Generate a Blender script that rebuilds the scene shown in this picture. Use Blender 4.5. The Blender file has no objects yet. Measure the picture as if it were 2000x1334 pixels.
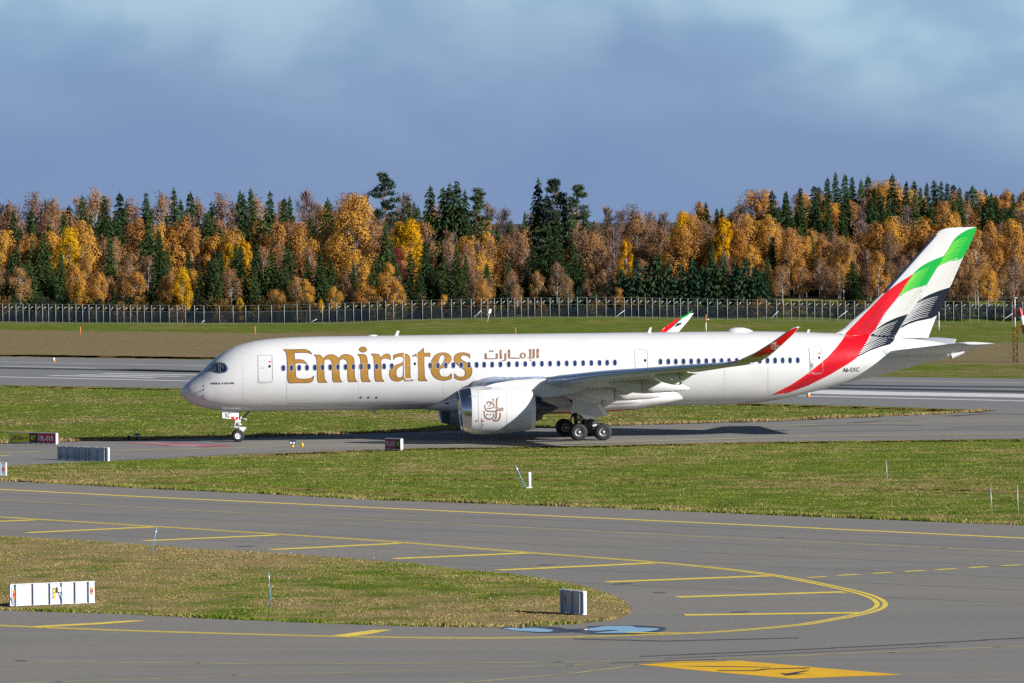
import bpy, bmesh, math, random
import numpy as np
from mathutils import Vector, Matrix
from mathutils import geometry as mgeo

random.seed(7)
rng = np.random.default_rng(11)
S = bpy.context.scene
C = S.collection
R = math.radians

# ------------------------------------------------------------------ camera
F, HCAM, PITCH, ROLL = 10940.86, 18.36373, 0.02221, -0.00825     # focal length in photo pixels, metres, radians
AX, AY, ATH = -27.27334, 461.49503, 0.09419                       # where the airliner's nose stands, its heading
cam_d = bpy.data.cameras.new('camera')
cam = bpy.data.objects.new('camera', cam_d)
C.objects.link(cam)
cam_d.sensor_width = 36.0
cam_d.lens = F / 2000 * 36.0
cam_d.clip_start = 1.0
cam_d.clip_end = 40000
_cp, _sp, _cr, _sr = math.cos(PITCH), math.sin(PITCH), math.cos(ROLL), math.sin(ROLL)
FWD = Vector((0, _cp, -_sp)); R0 = Vector((1, 0, 0)); U0 = Vector((0, _sp, _cp))
RGT = _cr * R0 + _sr * U0
UPV = -_sr * R0 + _cr * U0
M = Matrix((RGT, UPV, -FWD)).transposed().to_4x4()
M.translation = Vector((0, 0, HCAM))
cam.matrix_world = M
S.camera = cam

# ------------------------------------------------------------------ sky, sun, exposure
SUN_AZ_TO = Vector((1.0, -0.63, 0.0)).normalized()                # horizontal direction towards the sun
SUN_EL = R(21.5)
EXPO = 0.66
world = bpy.data.worlds.new('World')
S.world = world
world.use_nodes = True
wn, wl = world.node_tree.nodes, world.node_tree.links
wn.clear()
def wnode(t, **kw):
    n = wn.new(t)
    for k, v in kw.items(): setattr(n, k, v)
    return n
sky = wnode('ShaderNodeTexSky', sky_type='NISHITA')
sky.sun_disc = False
sky.sun_elevation = SUN_EL
sky.sun_rotation = math.atan2(SUN_AZ_TO.x, SUN_AZ_TO.y)
sky.air_density = 0.6; sky.dust_density = 0.6; sky.ozone_density = 2.0
SKY_STR = 0.05
tc = wnode('ShaderNodeTexCoord')
sep = wnode('ShaderNodeSeparateXYZ'); wl.new(tc.outputs['Generated'], sep.inputs[0])
def wmath(op, a, b=None, c=None, clamp=False):
    n = wnode('ShaderNodeMath', operation=op); n.use_clamp = clamp
    for i, v in enumerate((a, b, c)):
        if v is None: continue
        if isinstance(v, (int, float)): n.inputs[i].default_value = v
        else: wl.new(v, n.inputs[i])
    return n.outputs[0]
def wnoise(scale, detail=4, stretch=(1, 1, 1), off=(0, 0, 0)):
    mp = wnode('ShaderNodeMapping')
    mp.inputs['Scale'].default_value = stretch; mp.inputs['Location'].default_value = off
    wl.new(tc.outputs['Generated'], mp.inputs[0])
    n = wnode('ShaderNodeTexNoise'); n.inputs['Scale'].default_value = scale
    n.inputs['Detail'].default_value = detail
    wl.new(mp.outputs[0], n.inputs['Vector'])
    return n.outputs['Fac']
def wmix(f, a, b):
    n = wnode('ShaderNodeMix', data_type='RGBA')
    if isinstance(f, (int, float)): n.inputs[0].default_value = f
    else: wl.new(f, n.inputs[0])
    for i, v in ((6, a), (7, b)):
        if isinstance(v, tuple): n.inputs[i].default_value = v + (1,)
        else: wl.new(v, n.inputs[i])
    return n.outputs[2]
def wramp(x, lo, hi):
    n = wnode('ShaderNodeMapRange', interpolation_type='SMOOTHSTEP')
    wl.new(x, n.inputs[0]); n.inputs[1].default_value = lo; n.inputs[2].default_value = hi
    return n.outputs[0]
def sk(r, g, b):                                                   # a display colour -> sky radiance before strength and exposure
    f = lambda c: ((c / 255 + 0.055) / 1.055) ** 2.4
    k = 1.0 / (SKY_STR * 2 ** EXPO)
    return (f(r) * k, f(g) * k, f(b) * k)
zz = sep.outputs[2]
OX = 0.8
na = wnoise(11, 2, (1, 1, 2.2), (3.1 + OX, 0.4, 0.0))
nb = wnoise(30, 3, (1, 1, 1.6), (0.7, 2.2, 0.0))
nab = wmath('ADD', wmath('MULTIPLY', na, 0.050), wmath('MULTIPLY', nb, 0.012))
hgt = wmath('ADD', zz, wmath('SUBTRACT', nab, 0.0315))
hgt = wmath('ADD', hgt, wmath('MULTIPLY', sep.outputs[0], 0.10))     # the bank thins towards the sunny side
f1 = wramp(hgt, 0.008, 0.046)
nc = wnoise(16, 2, (1, 1, 1.6), (1.9, 0.3, 0.2))
slate = wmix(wramp(nc, 0.35, 0.7), sk(121, 148, 188), sk(129, 152, 190))
pale = wmix(wramp(nb, 0.34, 0.60), sk(146, 180, 209), sk(180, 210, 227))
bank = wmix(f1, slate, pale)
nd = wnoise(2.6, 6, (1, 1, 2.0), (0.3, 0.1, 0.6))
clouds_up = wmix(wramp(nd, 0.62, 0.85), sky.outputs[0], sk(176, 204, 232))
bank2 = wmix(wramp(zz, 0.040, 0.060), bank, sk(160, 205, 242))
full = wmix(wramp(zz, 0.065, 0.11), bank2, clouds_up)
bg = wnode('ShaderNodeBackground')
bg.inputs['Strength'].default_value = SKY_STR
wl.new(full, bg.inputs['Color'])
wo = wnode('ShaderNodeOutputWorld'); wl.new(bg.outputs[0], wo.inputs[0])

sun_d = bpy.data.lights.new('sun', 'SUN')
sun_d.energy = 5.0
sun_d.angle = R(0.53)
sun_d.color = (1.0, 0.967, 0.915)
sun = bpy.data.objects.new('sun', sun_d)
C.objects.link(sun)
to_sun = SUN_AZ_TO * math.cos(SUN_EL) + Vector((0, 0, math.sin(SUN_EL)))
sun.rotation_euler = to_sun.to_track_quat('Z', 'Y').to_euler()
sun.location = (0, 0, 200)
S.view_settings.view_transform = 'Standard'
S.view_settings.look = 'None'
S.view_settings.exposure = EXPO
S.view_settings.gamma = 1.0
S.view_settings.use_curve_mapping = False
S.render.engine = 'CYCLES'
S.cycles.max_bounces = 6
S.cycles.transparent_max_bounces = 12
S.cycles.use_denoising = False

# ------------------------------------------------------------------ measuring helpers
def ray(px, py):
    X = (px - 1000) / F; Y = (667 - py) / F
    return FWD + RGT * X + UPV * Y
def gp(px, py, z=0.0):                                             # the point of the level z seen at a photo pixel
    d = ray(px, py); t = (z - HCAM) / d.z
    return Vector((0, 0, HCAM)) + d * t
def at(px, py, Y):                                                 # the point at depth Y seen at a photo pixel
    d = ray(px, py); t = Y / d.y
    return Vector((0, 0, HCAM)) + d * t
def topx(P):
    v = Vector(P) - Vector((0, 0, HCAM)); d = v.dot(FWD)
    return 1000 + F * v.dot(RGT) / d, 667 - F * v.dot(UPV) / d
A_AFT = Vector((math.cos(ATH), math.sin(ATH), 0)); A_PORT = Vector((math.sin(ATH), -math.cos(ATH), 0))
A_ORG = Vector((AX, AY, 0))
def lp(px, py, lat):                                               # airliner coordinates (s aft, z up) on the plane lat = const
    d = ray(px, py); o = Vector((0, 0, HCAM)) - A_ORG
    t = (lat - o.dot(A_PORT)) / d.dot(A_PORT)
    P = o + d * t
    return P.dot(A_AFT), P.z

# ------------------------------------------------------------------ object helpers
def link(name, me, mat=None, parent=None):
    o = bpy.data.objects.new(name, me)
    C.objects.link(o)
    if mat is not None:
        for m in (mat if isinstance(mat, (list, tuple)) else [mat]): me.materials.append(m)
    if parent is not None: o.parent = parent
    return o
def tag(o, label=None, cat=None, group=None, kind=None):
    if label: o['label'] = label
    if cat: o['category'] = cat
    if group: o['group'] = group
    if kind: o['kind'] = kind
    return o
def empty(name, loc=(0, 0, 0), rz=0.0, parent=None):
    o = bpy.data.objects.new(name, None)
    C.objects.link(o)
    o.location = loc; o.rotation_euler = (0, 0, rz)
    o.empty_display_size = 0.2
    if parent is not None: o.parent = parent
    return o
class MB:
    """collects shapes; build() links them as one mesh object"""
    def __init__(s): s.v = []; s.f = []; s.m = []; s.sm = []
    def add(s, vs, fs, m=0, smooth=False):
        b = len(s.v); s.v += [tuple(v) for v in vs]
        for f in fs: s.f.append([b + i for i in f]); s.m.append(m); s.sm.append(smooth)
        return s
    def box(s, c, d, m=0, rz=0.0):
        cx, cy, cz = c; hx, hy, hz = d[0] / 2, d[1] / 2, d[2] / 2
        ca, sa = math.cos(rz), math.sin(rz)
        vs = []
        for z in (-hz, hz):
            for x, y in ((-hx, -hy), (hx, -hy), (hx, hy), (-hx, hy)):
                vs.append((cx + x * ca - y * sa, cy + x * sa + y * ca, cz + z))
        return s.add(vs, [(0, 3, 2, 1), (4, 5, 6, 7), (0, 1, 5, 4), (1, 2, 6, 5), (2, 3, 7, 6), (3, 0, 4, 7)], m)
    def tube(s, pts, rad, n=8, m=0, cap=True):
        pts = [Vector(p) for p in pts]
        if not isinstance(rad, (list, tuple)): rad = [rad] * len(pts)
        vs = []; fs = []
        for i, p in enumerate(pts):
            a = pts[max(0, i - 1)]; b = pts[min(len(pts) - 1, i + 1)]
            d = (b - a).normalized()
            u = d.orthogonal().normalized() if abs(d.z) > .9 else d.cross(Vector((0, 0, 1))).normalized()
            w = d.cross(u)
            for k in range(n):
                an = 2 * math.pi * k / n
                vs.append(p + (u * math.cos(an) + w * math.sin(an)) * rad[i])
        for i in range(len(pts) - 1):
            for k in range(n):
                fs.append((i * n + k, i * n + (k + 1) % n, (i + 1) * n + (k + 1) % n, (i + 1) * n + k))
        s.add(vs, fs, m, True)
        if cap:
            b = len(s.v) - len(vs)
            s.f.append([b + k for k in range(n)][::-1]); s.m.append(m); s.sm.append(False)
            e = b + (len(pts) - 1) * n
            s.f.append([e + k for k in range(n)]); s.m.append(m); s.sm.append(False)
        return s
    def loft(s, secs, m=0, cap=(True, True), smooth=True):
        n = len(secs[0]); vs = [p for sec in secs for p in sec]; fs = []
        for i in range(len(secs) - 1):
            for k in range(n):
                fs.append((i * n + k, i * n + (k + 1) % n, (i + 1) * n + (k + 1) % n, (i + 1) * n + k))
        b = len(s.v)
        s.add(vs, fs, m, smooth)
        if cap[0]: s.f.append([b + k for k in range(n)][::-1]); s.m.append(m); s.sm.append(False)
        if cap[1]:
            e = b + (len(secs) - 1) * n
            s.f.append([e + k for k in range(n)]); s.m.append(m); s.sm.append(False)
        return s
    def revolve(s, prof, axis, c, n=48, m=0, ms=None):
        """prof: (along, radius); axis 'x' or 'y'"""
        secs = []
        for a, r in prof:
            sec = []
            for k in range(n):
                an = 2 * math.pi * k / n; p, q = r * math.cos(an), r * math.sin(an)
                sec.append((c[0] + a, c[1] + p, c[2] + q) if axis == 'x' else (c[0] + p, c[1] + a, c[2] + q))
            secs.append(sec)
        for i in range(len(secs) - 1):
            s.loft(secs[i:i + 2], m if ms is None else ms[i], (False, False))
        return s
    def plate(s, poly, nrm, th, m=0):
        """prism: planar outline (3D points) thickened along nrm"""
        nv = Vector(nrm) * th; n = len(poly)
        vs = [Vector(p) for p in poly] + [Vector(p) + nv for p in poly]
        fs = [tuple(range(n))[::-1], tuple(range(n, 2 * n))] + [(i, (i + 1) % n, n + (i + 1) % n, n + i) for i in range(n)]
        return s.add(vs, fs, m)
    def build(s, name, mat, parent=None, normals=True):
        me = bpy.data.meshes.new(name)
        me.from_pydata([tuple(v) for v in s.v], [], s.f)
        o = link(name, me, mat, parent)
        me.polygons.foreach_set('material_index', s.m)
        me.polygons.foreach_set('use_smooth', s.sm)
        if normals:
            bm = bmesh.new(); bm.from_mesh(me)
            bmesh.ops.remove_doubles(bm, verts=bm.verts, dist=1e-5)
            bmesh.ops.recalc_face_normals(bm, faces=bm.faces)
            bm.to_mesh(me); bm.free()
        me.update()
        return o
def copy_tree(o, parent=None):
    c = o.copy(); C.objects.link(c)
    if parent is not None: c.parent = parent
    for ch in o.children: copy_tree(ch, c)
    return c

# ------------------------------------------------------------------ materials
def srgb(r, g, b):
    f = lambda c: (c / 255 / 12.92) if c / 255 <= 0.04045 else ((c / 255 + 0.055) / 1.055) ** 2.4
    return (f(r), f(g), f(b))
MATS = {}
def pmat(name, col, rough=0.5, metal=0.0, coat=0.0, var=0.0, vscale=3.0, bump=0.0, bscale=40.0, spec=0.5, col2=None):
    m = bpy.data.materials.new(name); m.use_nodes = True
    nt = m.node_tree; b = nt.nodes['Principled BSDF']
    b.inputs['Base Color'].default_value = (*col, 1)
    b.inputs['Roughness'].default_value = rough
    b.inputs['Metallic'].default_value = metal
    b.inputs['Coat Weight'].default_value = coat
    b.inputs['Coat Roughness'].default_value = 0.06
    b.inputs['Specular IOR Level'].default_value = spec
    geo = nt.nodes.new('ShaderNodeNewGeometry')
    if var > 0:
        n = nt.nodes.new('ShaderNodeTexNoise'); n.inputs['Scale'].default_value = vscale; n.inputs['Detail'].default_value = 6
        nt.links.new(geo.outputs['Position'], n.inputs['Vector'])
        mx = nt.nodes.new('ShaderNodeMix'); mx.data_type = 'RGBA'
        c2 = col2 if col2 else tuple(c * (1 - var) for c in col)
        mx.inputs[6].default_value = (*c2, 1); mx.inputs[7].default_value = (*(tuple(min(1, c * (1 + var * .4)) for c in col) if not col2 else col), 1)
        mr = nt.nodes.new('ShaderNodeMapRange'); mr.inputs[1].default_value = .3; mr.inputs[2].default_value = .7
        nt.links.new(n.outputs['Fac'], mr.inputs[0]); nt.links.new(mr.outputs[0], mx.inputs[0])
        nt.links.new(mx.outputs[2], b.inputs['Base Color'])
    if bump > 0:
        n2 = nt.nodes.new('ShaderNodeTexNoise'); n2.inputs['Scale'].default_value = bscale; n2.inputs['Detail'].default_value = 5
        nt.links.new(geo.outputs['Position'], n2.inputs['Vector'])
        bp = nt.nodes.new('ShaderNodeBump'); bp.inputs['Strength'].default_value = bump; bp.inputs['Distance'].default_value = 0.05
        nt.links.new(n2.outputs['Fac'], bp.inputs['Height']); nt.links.new(bp.outputs[0], b.inputs['Normal'])
    MATS[name] = m
    return m

WHITE = pmat('aircraft white', (0.615, 0.615, 0.62), 0.30, coat=0.35, var=0.05, vscale=0.6)
WING = pmat('wing grey', (0.62, 0.64, 0.66), 0.4, coat=0.1, var=0.10, vscale=0.9)
SLAT = pmat('slat metal sky tint', (0.46, 0.58, 0.78), 0.28, metal=0.35, var=0.06)  # grey slat metal with the blue sky reflection put into its colour
GREYP = pmat('door grey', (0.50, 0.52, 0.54), 0.5, var=0.1, vscale=1.2)
METAL = pmat('polished lip', (0.62, 0.63, 0.66), 0.2, metal=1.0)
DARKM = pmat('nozzle metal', (0.035, 0.045, 0.06), 0.4, metal=0.6, var=0.3, vscale=2)
GEARM = pmat('gear paint', (0.62, 0.63, 0.64), 0.4, var=0.15, vscale=8)
GEARD = pmat('gear dark', (0.06, 0.065, 0.07), 0.5)
TYRE = pmat('tyre rubber', (0.016, 0.016, 0.018), 0.75, var=0.2, vscale=6)
RIM = pmat('wheel rim', (0.42, 0.41, 0.40), 0.4, metal=0.3)
RIMD = pmat('brake dark', (0.05, 0.045, 0.045), 0.5)
GLASS = pmat('cabin glass', (0.010, 0.032, 0.12), 0.12, spec=0.8, var=0.35, vscale=1.7)  # blue base colour stands in for the sky mirrored in the panes
GLASSC = pmat('cockpit glass', (0.006, 0.016, 0.05), 0.06, spec=0.9)
MASKB = pmat('cockpit mask', (0.004, 0.005, 0.012), 0.25)
GOLD = pmat('gold lettering', (0.41, 0.218, 0.040), 0.38, metal=0.25, var=0.18, vscale=1.3)
GOLDD = pmat('gold outline', (0.19, 0.10, 0.075), 0.45, metal=0.2)
BRONZE = pmat('bronze lettering', (0.28, 0.165, 0.11), 0.42, metal=0.2, var=0.12)
RED = pmat('livery red', (0.66, 0.006, 0.012), 0.3, coat=0.3)
REDD = pmat('livery deep red', (0.40, 0.004, 0.022), 0.3, coat=0.3)
GREEN = pmat('livery green', (0.004, 0.34, 0.045), 0.3, coat=0.3)
GREENL = pmat('livery light green', (0.16, 0.56, 0.06), 0.3, coat=0.3)
SILV = pmat('livery silver white', (0.50, 0.50, 0.47), 0.3, coat=0.3)
SILVD = pmat('livery silver line', (0.66, 0.66, 0.65), 0.35)
PUREW = pmat('livery white line', (0.78, 0.78, 0.78), 0.3, coat=0.3)
BLACK = pmat('livery black', (0.006, 0.010, 0.022), 0.25, coat=0.3)
SEAM = pmat('panel seam', (0.36, 0.36, 0.36), 0.5)
INK = pmat('dark print', (0.02, 0.02, 0.026), 0.5)
# ------------------------------------------------------------------ ground materials
class NT:
    def __init__(s, name):
        s.m = bpy.data.materials.new(name); s.m.use_nodes = True
        s.t = s.m.node_tree; s.b = s.t.nodes['Principled BSDF']
        s.geo = s.t.nodes.new('ShaderNodeNewGeometry')
    def noise(s, scale, detail=5, stretch=(1, 1, 1), rz=0.0, off=(0, 0, 0), rough=0.55):
        mp = s.t.nodes.new('ShaderNodeMapping'); mp.inputs['Scale'].default_value = stretch
        mp.inputs['Rotation'].default_value = (0, 0, rz); mp.inputs['Location'].default_value = off
        s.t.links.new(s.geo.outputs['Position'], mp.inputs[0])
        n = s.t.nodes.new('ShaderNodeTexNoise'); n.inputs['Scale'].default_value = scale
        n.inputs['Detail'].default_value = detail; n.inputs['Roughness'].default_value = rough
        s.t.links.new(mp.outputs[0], n.inputs['Vector'])
        return n.outputs['Fac']
    def ramp(s, x, lo, hi, a=0.0, b=1.0):
        n = s.t.nodes.new('ShaderNodeMapRange'); s.t.links.new(x, n.inputs[0])
        for i, v in ((1, lo), (2, hi), (3, a), (4, b)): n.inputs[i].default_value = v
        return n.outputs[0]
    def mix(s, f, a, b, blend='MIX'):
        n = s.t.nodes.new('ShaderNodeMix'); n.data_type = 'RGBA'; n.blend_type = blend
        if isinstance(f, (int, float)): n.inputs[0].default_value = f
        else: s.t.links.new(f, n.inputs[0])
        for i, v in ((6, a), (7, b)):
            if isinstance(v, tuple): n.inputs[i].default_value = (*v, 1)
            else: s.t.links.new(v, n.inputs[i])
        return n.outputs[2]
    def math(s, op, a, b):
        n = s.t.nodes.new('ShaderNodeMath'); n.operation = op
        for i, v in enumerate((a, b)):
            if isinstance(v, (int, float)): n.inputs[i].default_value = v
            else: s.t.links.new(v, n.inputs[i])
        return n.outputs[0]
    def bump(s, h, st, dist):
        n = s.t.nodes.new('ShaderNodeBump'); n.inputs['Strength'].default_value = st; n.inputs['Distance'].default_value = dist
        s.t.links.new(h, n.inputs['Height']); s.t.links.new(n.outputs[0], s.b.inputs['Normal'])
    def out(s, col, rough=0.9, spec=0.2):
        s.t.links.new(col, s.b.inputs['Base Color'])
        s.b.inputs['Roughness'].default_value = rough; s.b.inputs['Specular IOR Level'].default_value = spec
        return s.m

STRAW, STRAW2 = (0.305, 0.228, 0.100), (0.205, 0.150, 0.070)
GRN, GRN2, GRNY = (0.132, 0.182, 0.020), (0.068, 0.112, 0.012), (0.205, 0.215, 0.032)
def grass_mat(name, dry, fine=True, leaf=False, brown=STRAW):
    n = NT(name)
    a = n.noise(0.055, 4, (0.8, .55, 1)); b = n.noise(0.42, 5, (0.8, .6, 1)); c = n.noise(2.6, 6); d = n.noise(11.0, 4)
    g = n.mix(n.ramp(b, .35, .65), GRN2, GRN)
    g = n.mix(n.ramp(c, .45, .75), g, GRNY)
    s = n.mix(n.ramp(c, .3, .7), brown, tuple(v * .72 for v in brown))
    k = n.math('ADD', n.math('MULTIPLY', a, 0.9), n.math('MULTIPLY', b, 0.85))
    k = n.math('ADD', k, n.math('MULTIPLY', c, 0.15))
    rw = n.noise(0.5, 3, (.035, 1, 1), -.06, (3, 7, 0)); k = n.math('ADD', k, n.math('MULTIPLY', rw, .55))
    k = n.ramp(k, 1.22 - dry * 0.5 - .05, 1.22 - dry * 0.5 + .20)
    col = n.mix(k, g, s)
    so = n.noise(1.3, 5, (.6, 1, 1), 0, (4, 2, 0)); col = n.mix(n.ramp(so, .66, .78, 0, .55), col, (0.085, 0.058, 0.036))
    col = n.mix(n.ramp(d, .3, .72, 0.0, 0.28), col, n.mix(0.5, col, (0.05, 0.05, 0.02)))
    n.bump(n.math('ADD', n.math('MULTIPLY', c, .6), d), 0.55, 0.14)
    return n.out(col, 0.95, 0.05)
G_BASE = grass_mat('green grass ground', -0.12)
G_MID = grass_mat('mown grass ground', 0.05)
G_ISL = grass_mat('dry verge ground', 0.34)
G_DRY = grass_mat('withered strip ground', .62, brown=(0.265, 0.205, 0.105))
G_FAR = pmat('forest floor', (0.030, 0.032, 0.016), 0.95, var=0.5, vscale=0.3)
G_STR = grass_mat('straw edge', 1.4, brown=(0.30, 0.20, 0.075))

def asphalt_mat(name, base, warm, rz, lo=0.72, streak=0.22):
    n = NT(name)
    a = n.noise(0.06, 4, (0.5, 1, 1), rz); st = n.noise(0.9, 5, (0.05, 1, 1), rz); f = n.noise(9, 6); g = n.noise(45, 3)
    col = n.mix(n.ramp(a, .35, .65), base, warm)
    dk = tuple(v * lo for v in base)
    col = n.mix(n.ramp(st, .48, .72, 0, streak * 2.2), col, dk)
    st2 = n.noise(0.35, 4, (0.04, 1, 1), rz, (5, 3, 0))
    col = n.mix(n.ramp(st2, .52, .66, 0, .4), col, tuple(v * 1.13 for v in warm))
    col = n.mix(n.ramp(f, .42, .66, 0, .30), col, tuple(v * .62 for v in base))
    col = n.mix(n.ramp(g, .40, .72, 0, .24), col, tuple(v * 1.35 for v in base))
    bl = n.noise(0.5, 3, (0.4, 1, 1), rz, (9, 1, 0))
    col = n.mix(n.ramp(bl, .66, .74, 0, .22), col, tuple(v * .6 for v in base))
    n.bump(n.math('ADD', f, g), 0.35, 0.02)
    return n.out(col, 0.88, 0.25)
ASPH_NEAR = asphalt_mat('apron asphalt', (0.196, 0.190, 0.176), (0.230, 0.211, 0.185), 0.35)
ASPH_TAXI = asphalt_mat('taxiway asphalt', (0.200, 0.197, 0.188), (0.232, 0.217, 0.196), -0.10, 0.6, 0.3)
ASPH_RUN = asphalt_mat('runway asphalt', (0.185, 0.188, 0.195), (0.215, 0.21, 0.207), 0.28, 0.7)
YEL = pmat('yellow paint', (0.79, 0.60, 0.082), 0.7, var=0.22, vscale=2.2, bump=.2)
YELF = pmat('faded yellow paint', (0.46, 0.39, 0.15), 0.8, var=0.35, vscale=0.8)
YELD = pmat('deep yellow paint', (0.76, 0.43, 0.0), 0.7, var=0.10, vscale=1.1)
WHT = pmat('white paint', (0.66, 0.66, 0.66), 0.7, var=0.18, vscale=1.0)
WHTF = pmat('worn white paint', (0.40, 0.40, 0.39), 0.8, var=0.25, vscale=0.6)
PINK = pmat('mandatory red paint', (0.36, 0.075, 0.10), 0.8, var=0.3, vscale=0.7)
PINKW = pmat('mandatory white paint', (0.45, 0.34, 0.36), 0.8, var=0.3, vscale=0.7)
TAR = pmat('dark asphalt repair', (0.055, 0.055, 0.06), 0.8, var=0.3, vscale=1.0)
RUBBER = pmat('rubber deposit', (0.030, 0.033, 0.045), 0.75, var=0.5, vscale=0.35)
SIGNINK = pmat('black ground paint', (0.035, 0.032, 0.03), 0.7)
WET = pmat('wet asphalt', (0.045, 0.046, 0.055), 0.38, var=0.3, vscale=1.2)
WATER = pmat('puddle water', (0.02, 0.028, 0.035), 0.02, spec=0.9)

# ------------------------------------------------------------------ terrain
def sm(t): t = max(0.0, min(1.0, t)); return t * t * (3 - 2 * t)
def fence_y(x):                                                     # depth of the straight fence line at a given x
    return 985.0 - 0.16 * x
fby = lambda x: float(np.interp(x, [-60, 0, 380, 398, 430, 640, 700, 800, 900, 1000, 1100, 1250, 1400, 1500, 1600, 1850, 2000, 2080], [630, 631, 632.5, 633.5, 633, 632, 630, 626, 624, 621.5, 621, 621.5, 625, 626, 627.5, 631, 632, 633]))
def fence_z(x):                                                     # the ground rolls gently along the fence
    px = topx((x, fence_y(x), 0.0))[0]
    return at(px, fby(px), fence_y(x)).z
def ground_z(x, y):
    d = y - fence_y(x) - 3
    z0 = fence_z(max(-110, min(110, x))) * (math.exp(-((d + 3) / 24.0) ** 2) if d < -3 else 1.0) if d > -70 else 0.0
    if d <= 0: return z0
    right = sm((x - 2) / 45)
    z = 3.0 * right * sm(d / 40) + 0.4 * sm(d / 30)
    z += 4.5 * sm((x + 10) / 75) * sm((d - 35) / 90)
    z *= 1.0 - sm((y - 1250) / 400)
    return z + z0 * math.exp(-(d / 150) ** 2)
def terrain():
    ys = [-400, -150, 0, 100, 200, 300, 400, 500, 600, 700, 800, 860, 900] + list(range(915, 1180, 6)) + [1200, 1230, 1270, 1330, 1400, 1600, 2200, 4000, 8000, 15000]
    xs = [-9000, -3000, -900, -400, -220] + list(range(-150, 151, 6)) + [220, 400, 900, 3000, 9000]
    vs = [(x, y, ground_z(x, y)) for y in ys for x in xs]
    nx = len(xs)
    fs = [(j * nx + i, j * nx + i + 1, (j + 1) * nx + i + 1, (j + 1) * nx + i) for j in range(len(ys) - 1) for i in range(nx - 1)]
    m = MB()
    for f in fs:
        c = [sum(vs[i][k] for i in f) / 4 for k in (0, 1)]; m.f.append(f); m.m.append(1 if c[1] > fence_y(c[0]) + (40 if c[0] > 2 else 14) else 0); m.sm.append(True)
    m.v = vs
    return m.build('grassland', [G_BASE, G_FAR], normals=False)
grassland = tag(terrain(), kind='structure')

LV = 0.004
def sheet(name, px, level, mat, parent=None, world_pts=None):
    pts = [gp(x, y, level * LV) for x, y in px] if world_pts is None else [Vector((x, y, level * LV)) for x, y in world_pts]
    tris = mgeo.tessellate_polygon([pts])
    me = bpy.data.meshes.new(name)
    n = Vector((0, 0, 0))
    ft = []
    for t in tris:
        a, b, c = (pts[i] for i in t)
        ft.append(t if (b - a).cross(c - a).z > 0 else (t[0], t[2], t[1]))
    me.from_pydata([tuple(p) for p in pts], [], ft)
    return link(name, me, mat, parent)
def smooth_px(pts, n=6):
    """Catmull-Rom through photo points"""
    out = []
    for i in range(len(pts) - 1):
        p0 = pts[max(0, i - 1)]; p1 = pts[i]; p2 = pts[i + 1]; p3 = pts[min(len(pts) - 1, i + 2)]
        for k in range(n):
            t = k / n
            out.append(tuple(0.5 * (2 * p1[j] + (p2[j] - p0[j]) * t + (2 * p0[j] - 5 * p1[j] + 4 * p2[j] - p3[j]) * t * t + (3 * p1[j] - p0[j] - 3 * p2[j] + p3[j]) * t ** 3) for j in (0, 1)))
    out.append(tuple(pts[-1]))
    return out
def line_sheet(name, px, width, level, mat, parent=None, shift=0.0, taper=None):
    """painted line of a real width (metres) along photo points on the ground"""
    P = [gp(x, y, level * LV) for x, y in px]
    L = []; Rr = []
    for i, p in enumerate(P):
        d = P[min(len(P) - 1, i + 1)] - P[max(0, i - 1)]; d.z = 0; d.normalize()
        nrm = Vector((-d.y, d.x, 0)); w = width if taper is None else width * taper[i]
        L.append(p + nrm * (w / 2 + shift)); Rr.append(p - nrm * (w / 2 - shift))
    vs = L + Rr; n = len(P)
    fs = [(n + i, n + i + 1, i + 1, i) for i in range(n - 1)]
    me = bpy.data.meshes.new(name); me.from_pydata([tuple(v) for v in vs], [], fs)
    return link(name, me, mat, parent)
def jag(px, amp, step=7.0, seed=0):
    """ragged grass edge: subdivide and jitter a photo polyline"""
    r = random.Random(seed); out = []
    for (x0, y0), (x1, y1) in zip(px[:-1], px[1:]):
        n = max(1, int(math.hypot(x1 - x0, y1 - y0) / step))
        for k in range(n):
            t = k / n; out.append((x0 + (x1 - x0) * t + r.uniform(-1, 1) * step * .3, y0 + (y1 - y0) * t + r.uniform(-amp, amp)))
    out.append(px[-1]); return out

# runway ---------------------------------------------------------------
run_far = [(-700, 687), (0, 697), (420, 703), (900, 713), (1300, 723), (1710, 735.6), (2000, 740), (2800, 753)]
run_near = [(-700, 741), (0, 752), (357, 758), (800, 768), (1300, 781), (1500, 788), (1760, 795), (1930, 801)]
runway = sheet('runway', jag(run_far, .35, 8, 1) + [(2800, 826), (1980, 803)] + jag(run_near, .4, 8, 2)[::-1], 1, ASPH_RUN)
tag(runway, kind='structure')
# taxiway --------------------------------------------------------------
tax_far = [(-700, 893), (0, 866), (110, 863), (250, 859.5), (475, 854), (640, 848.5), (780, 844), (1000, 837), (1190, 831), (1400, 825), (1500, 823), (1600, 818), (1700, 814), (1800, 810), (1860, 807.5), (1930, 802)]
tax_near = [(-700, 944), (0, 910), (200, 901), (325, 895), (440, 889), (520, 886), (620, 882), (730, 878), (800, 875), (1100, 871), (1450, 863), (1800, 859), (2000, 857), (2800, 844)]
taxiway = sheet('taxiway', jag(tax_far, .4, 6, 3) + [(1985, 802), (2800, 826)] + jag(tax_near, .45, 6, 4)[::-1], 2, ASPH_TAXI)
tag(taxiway, kind='structure')
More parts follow.
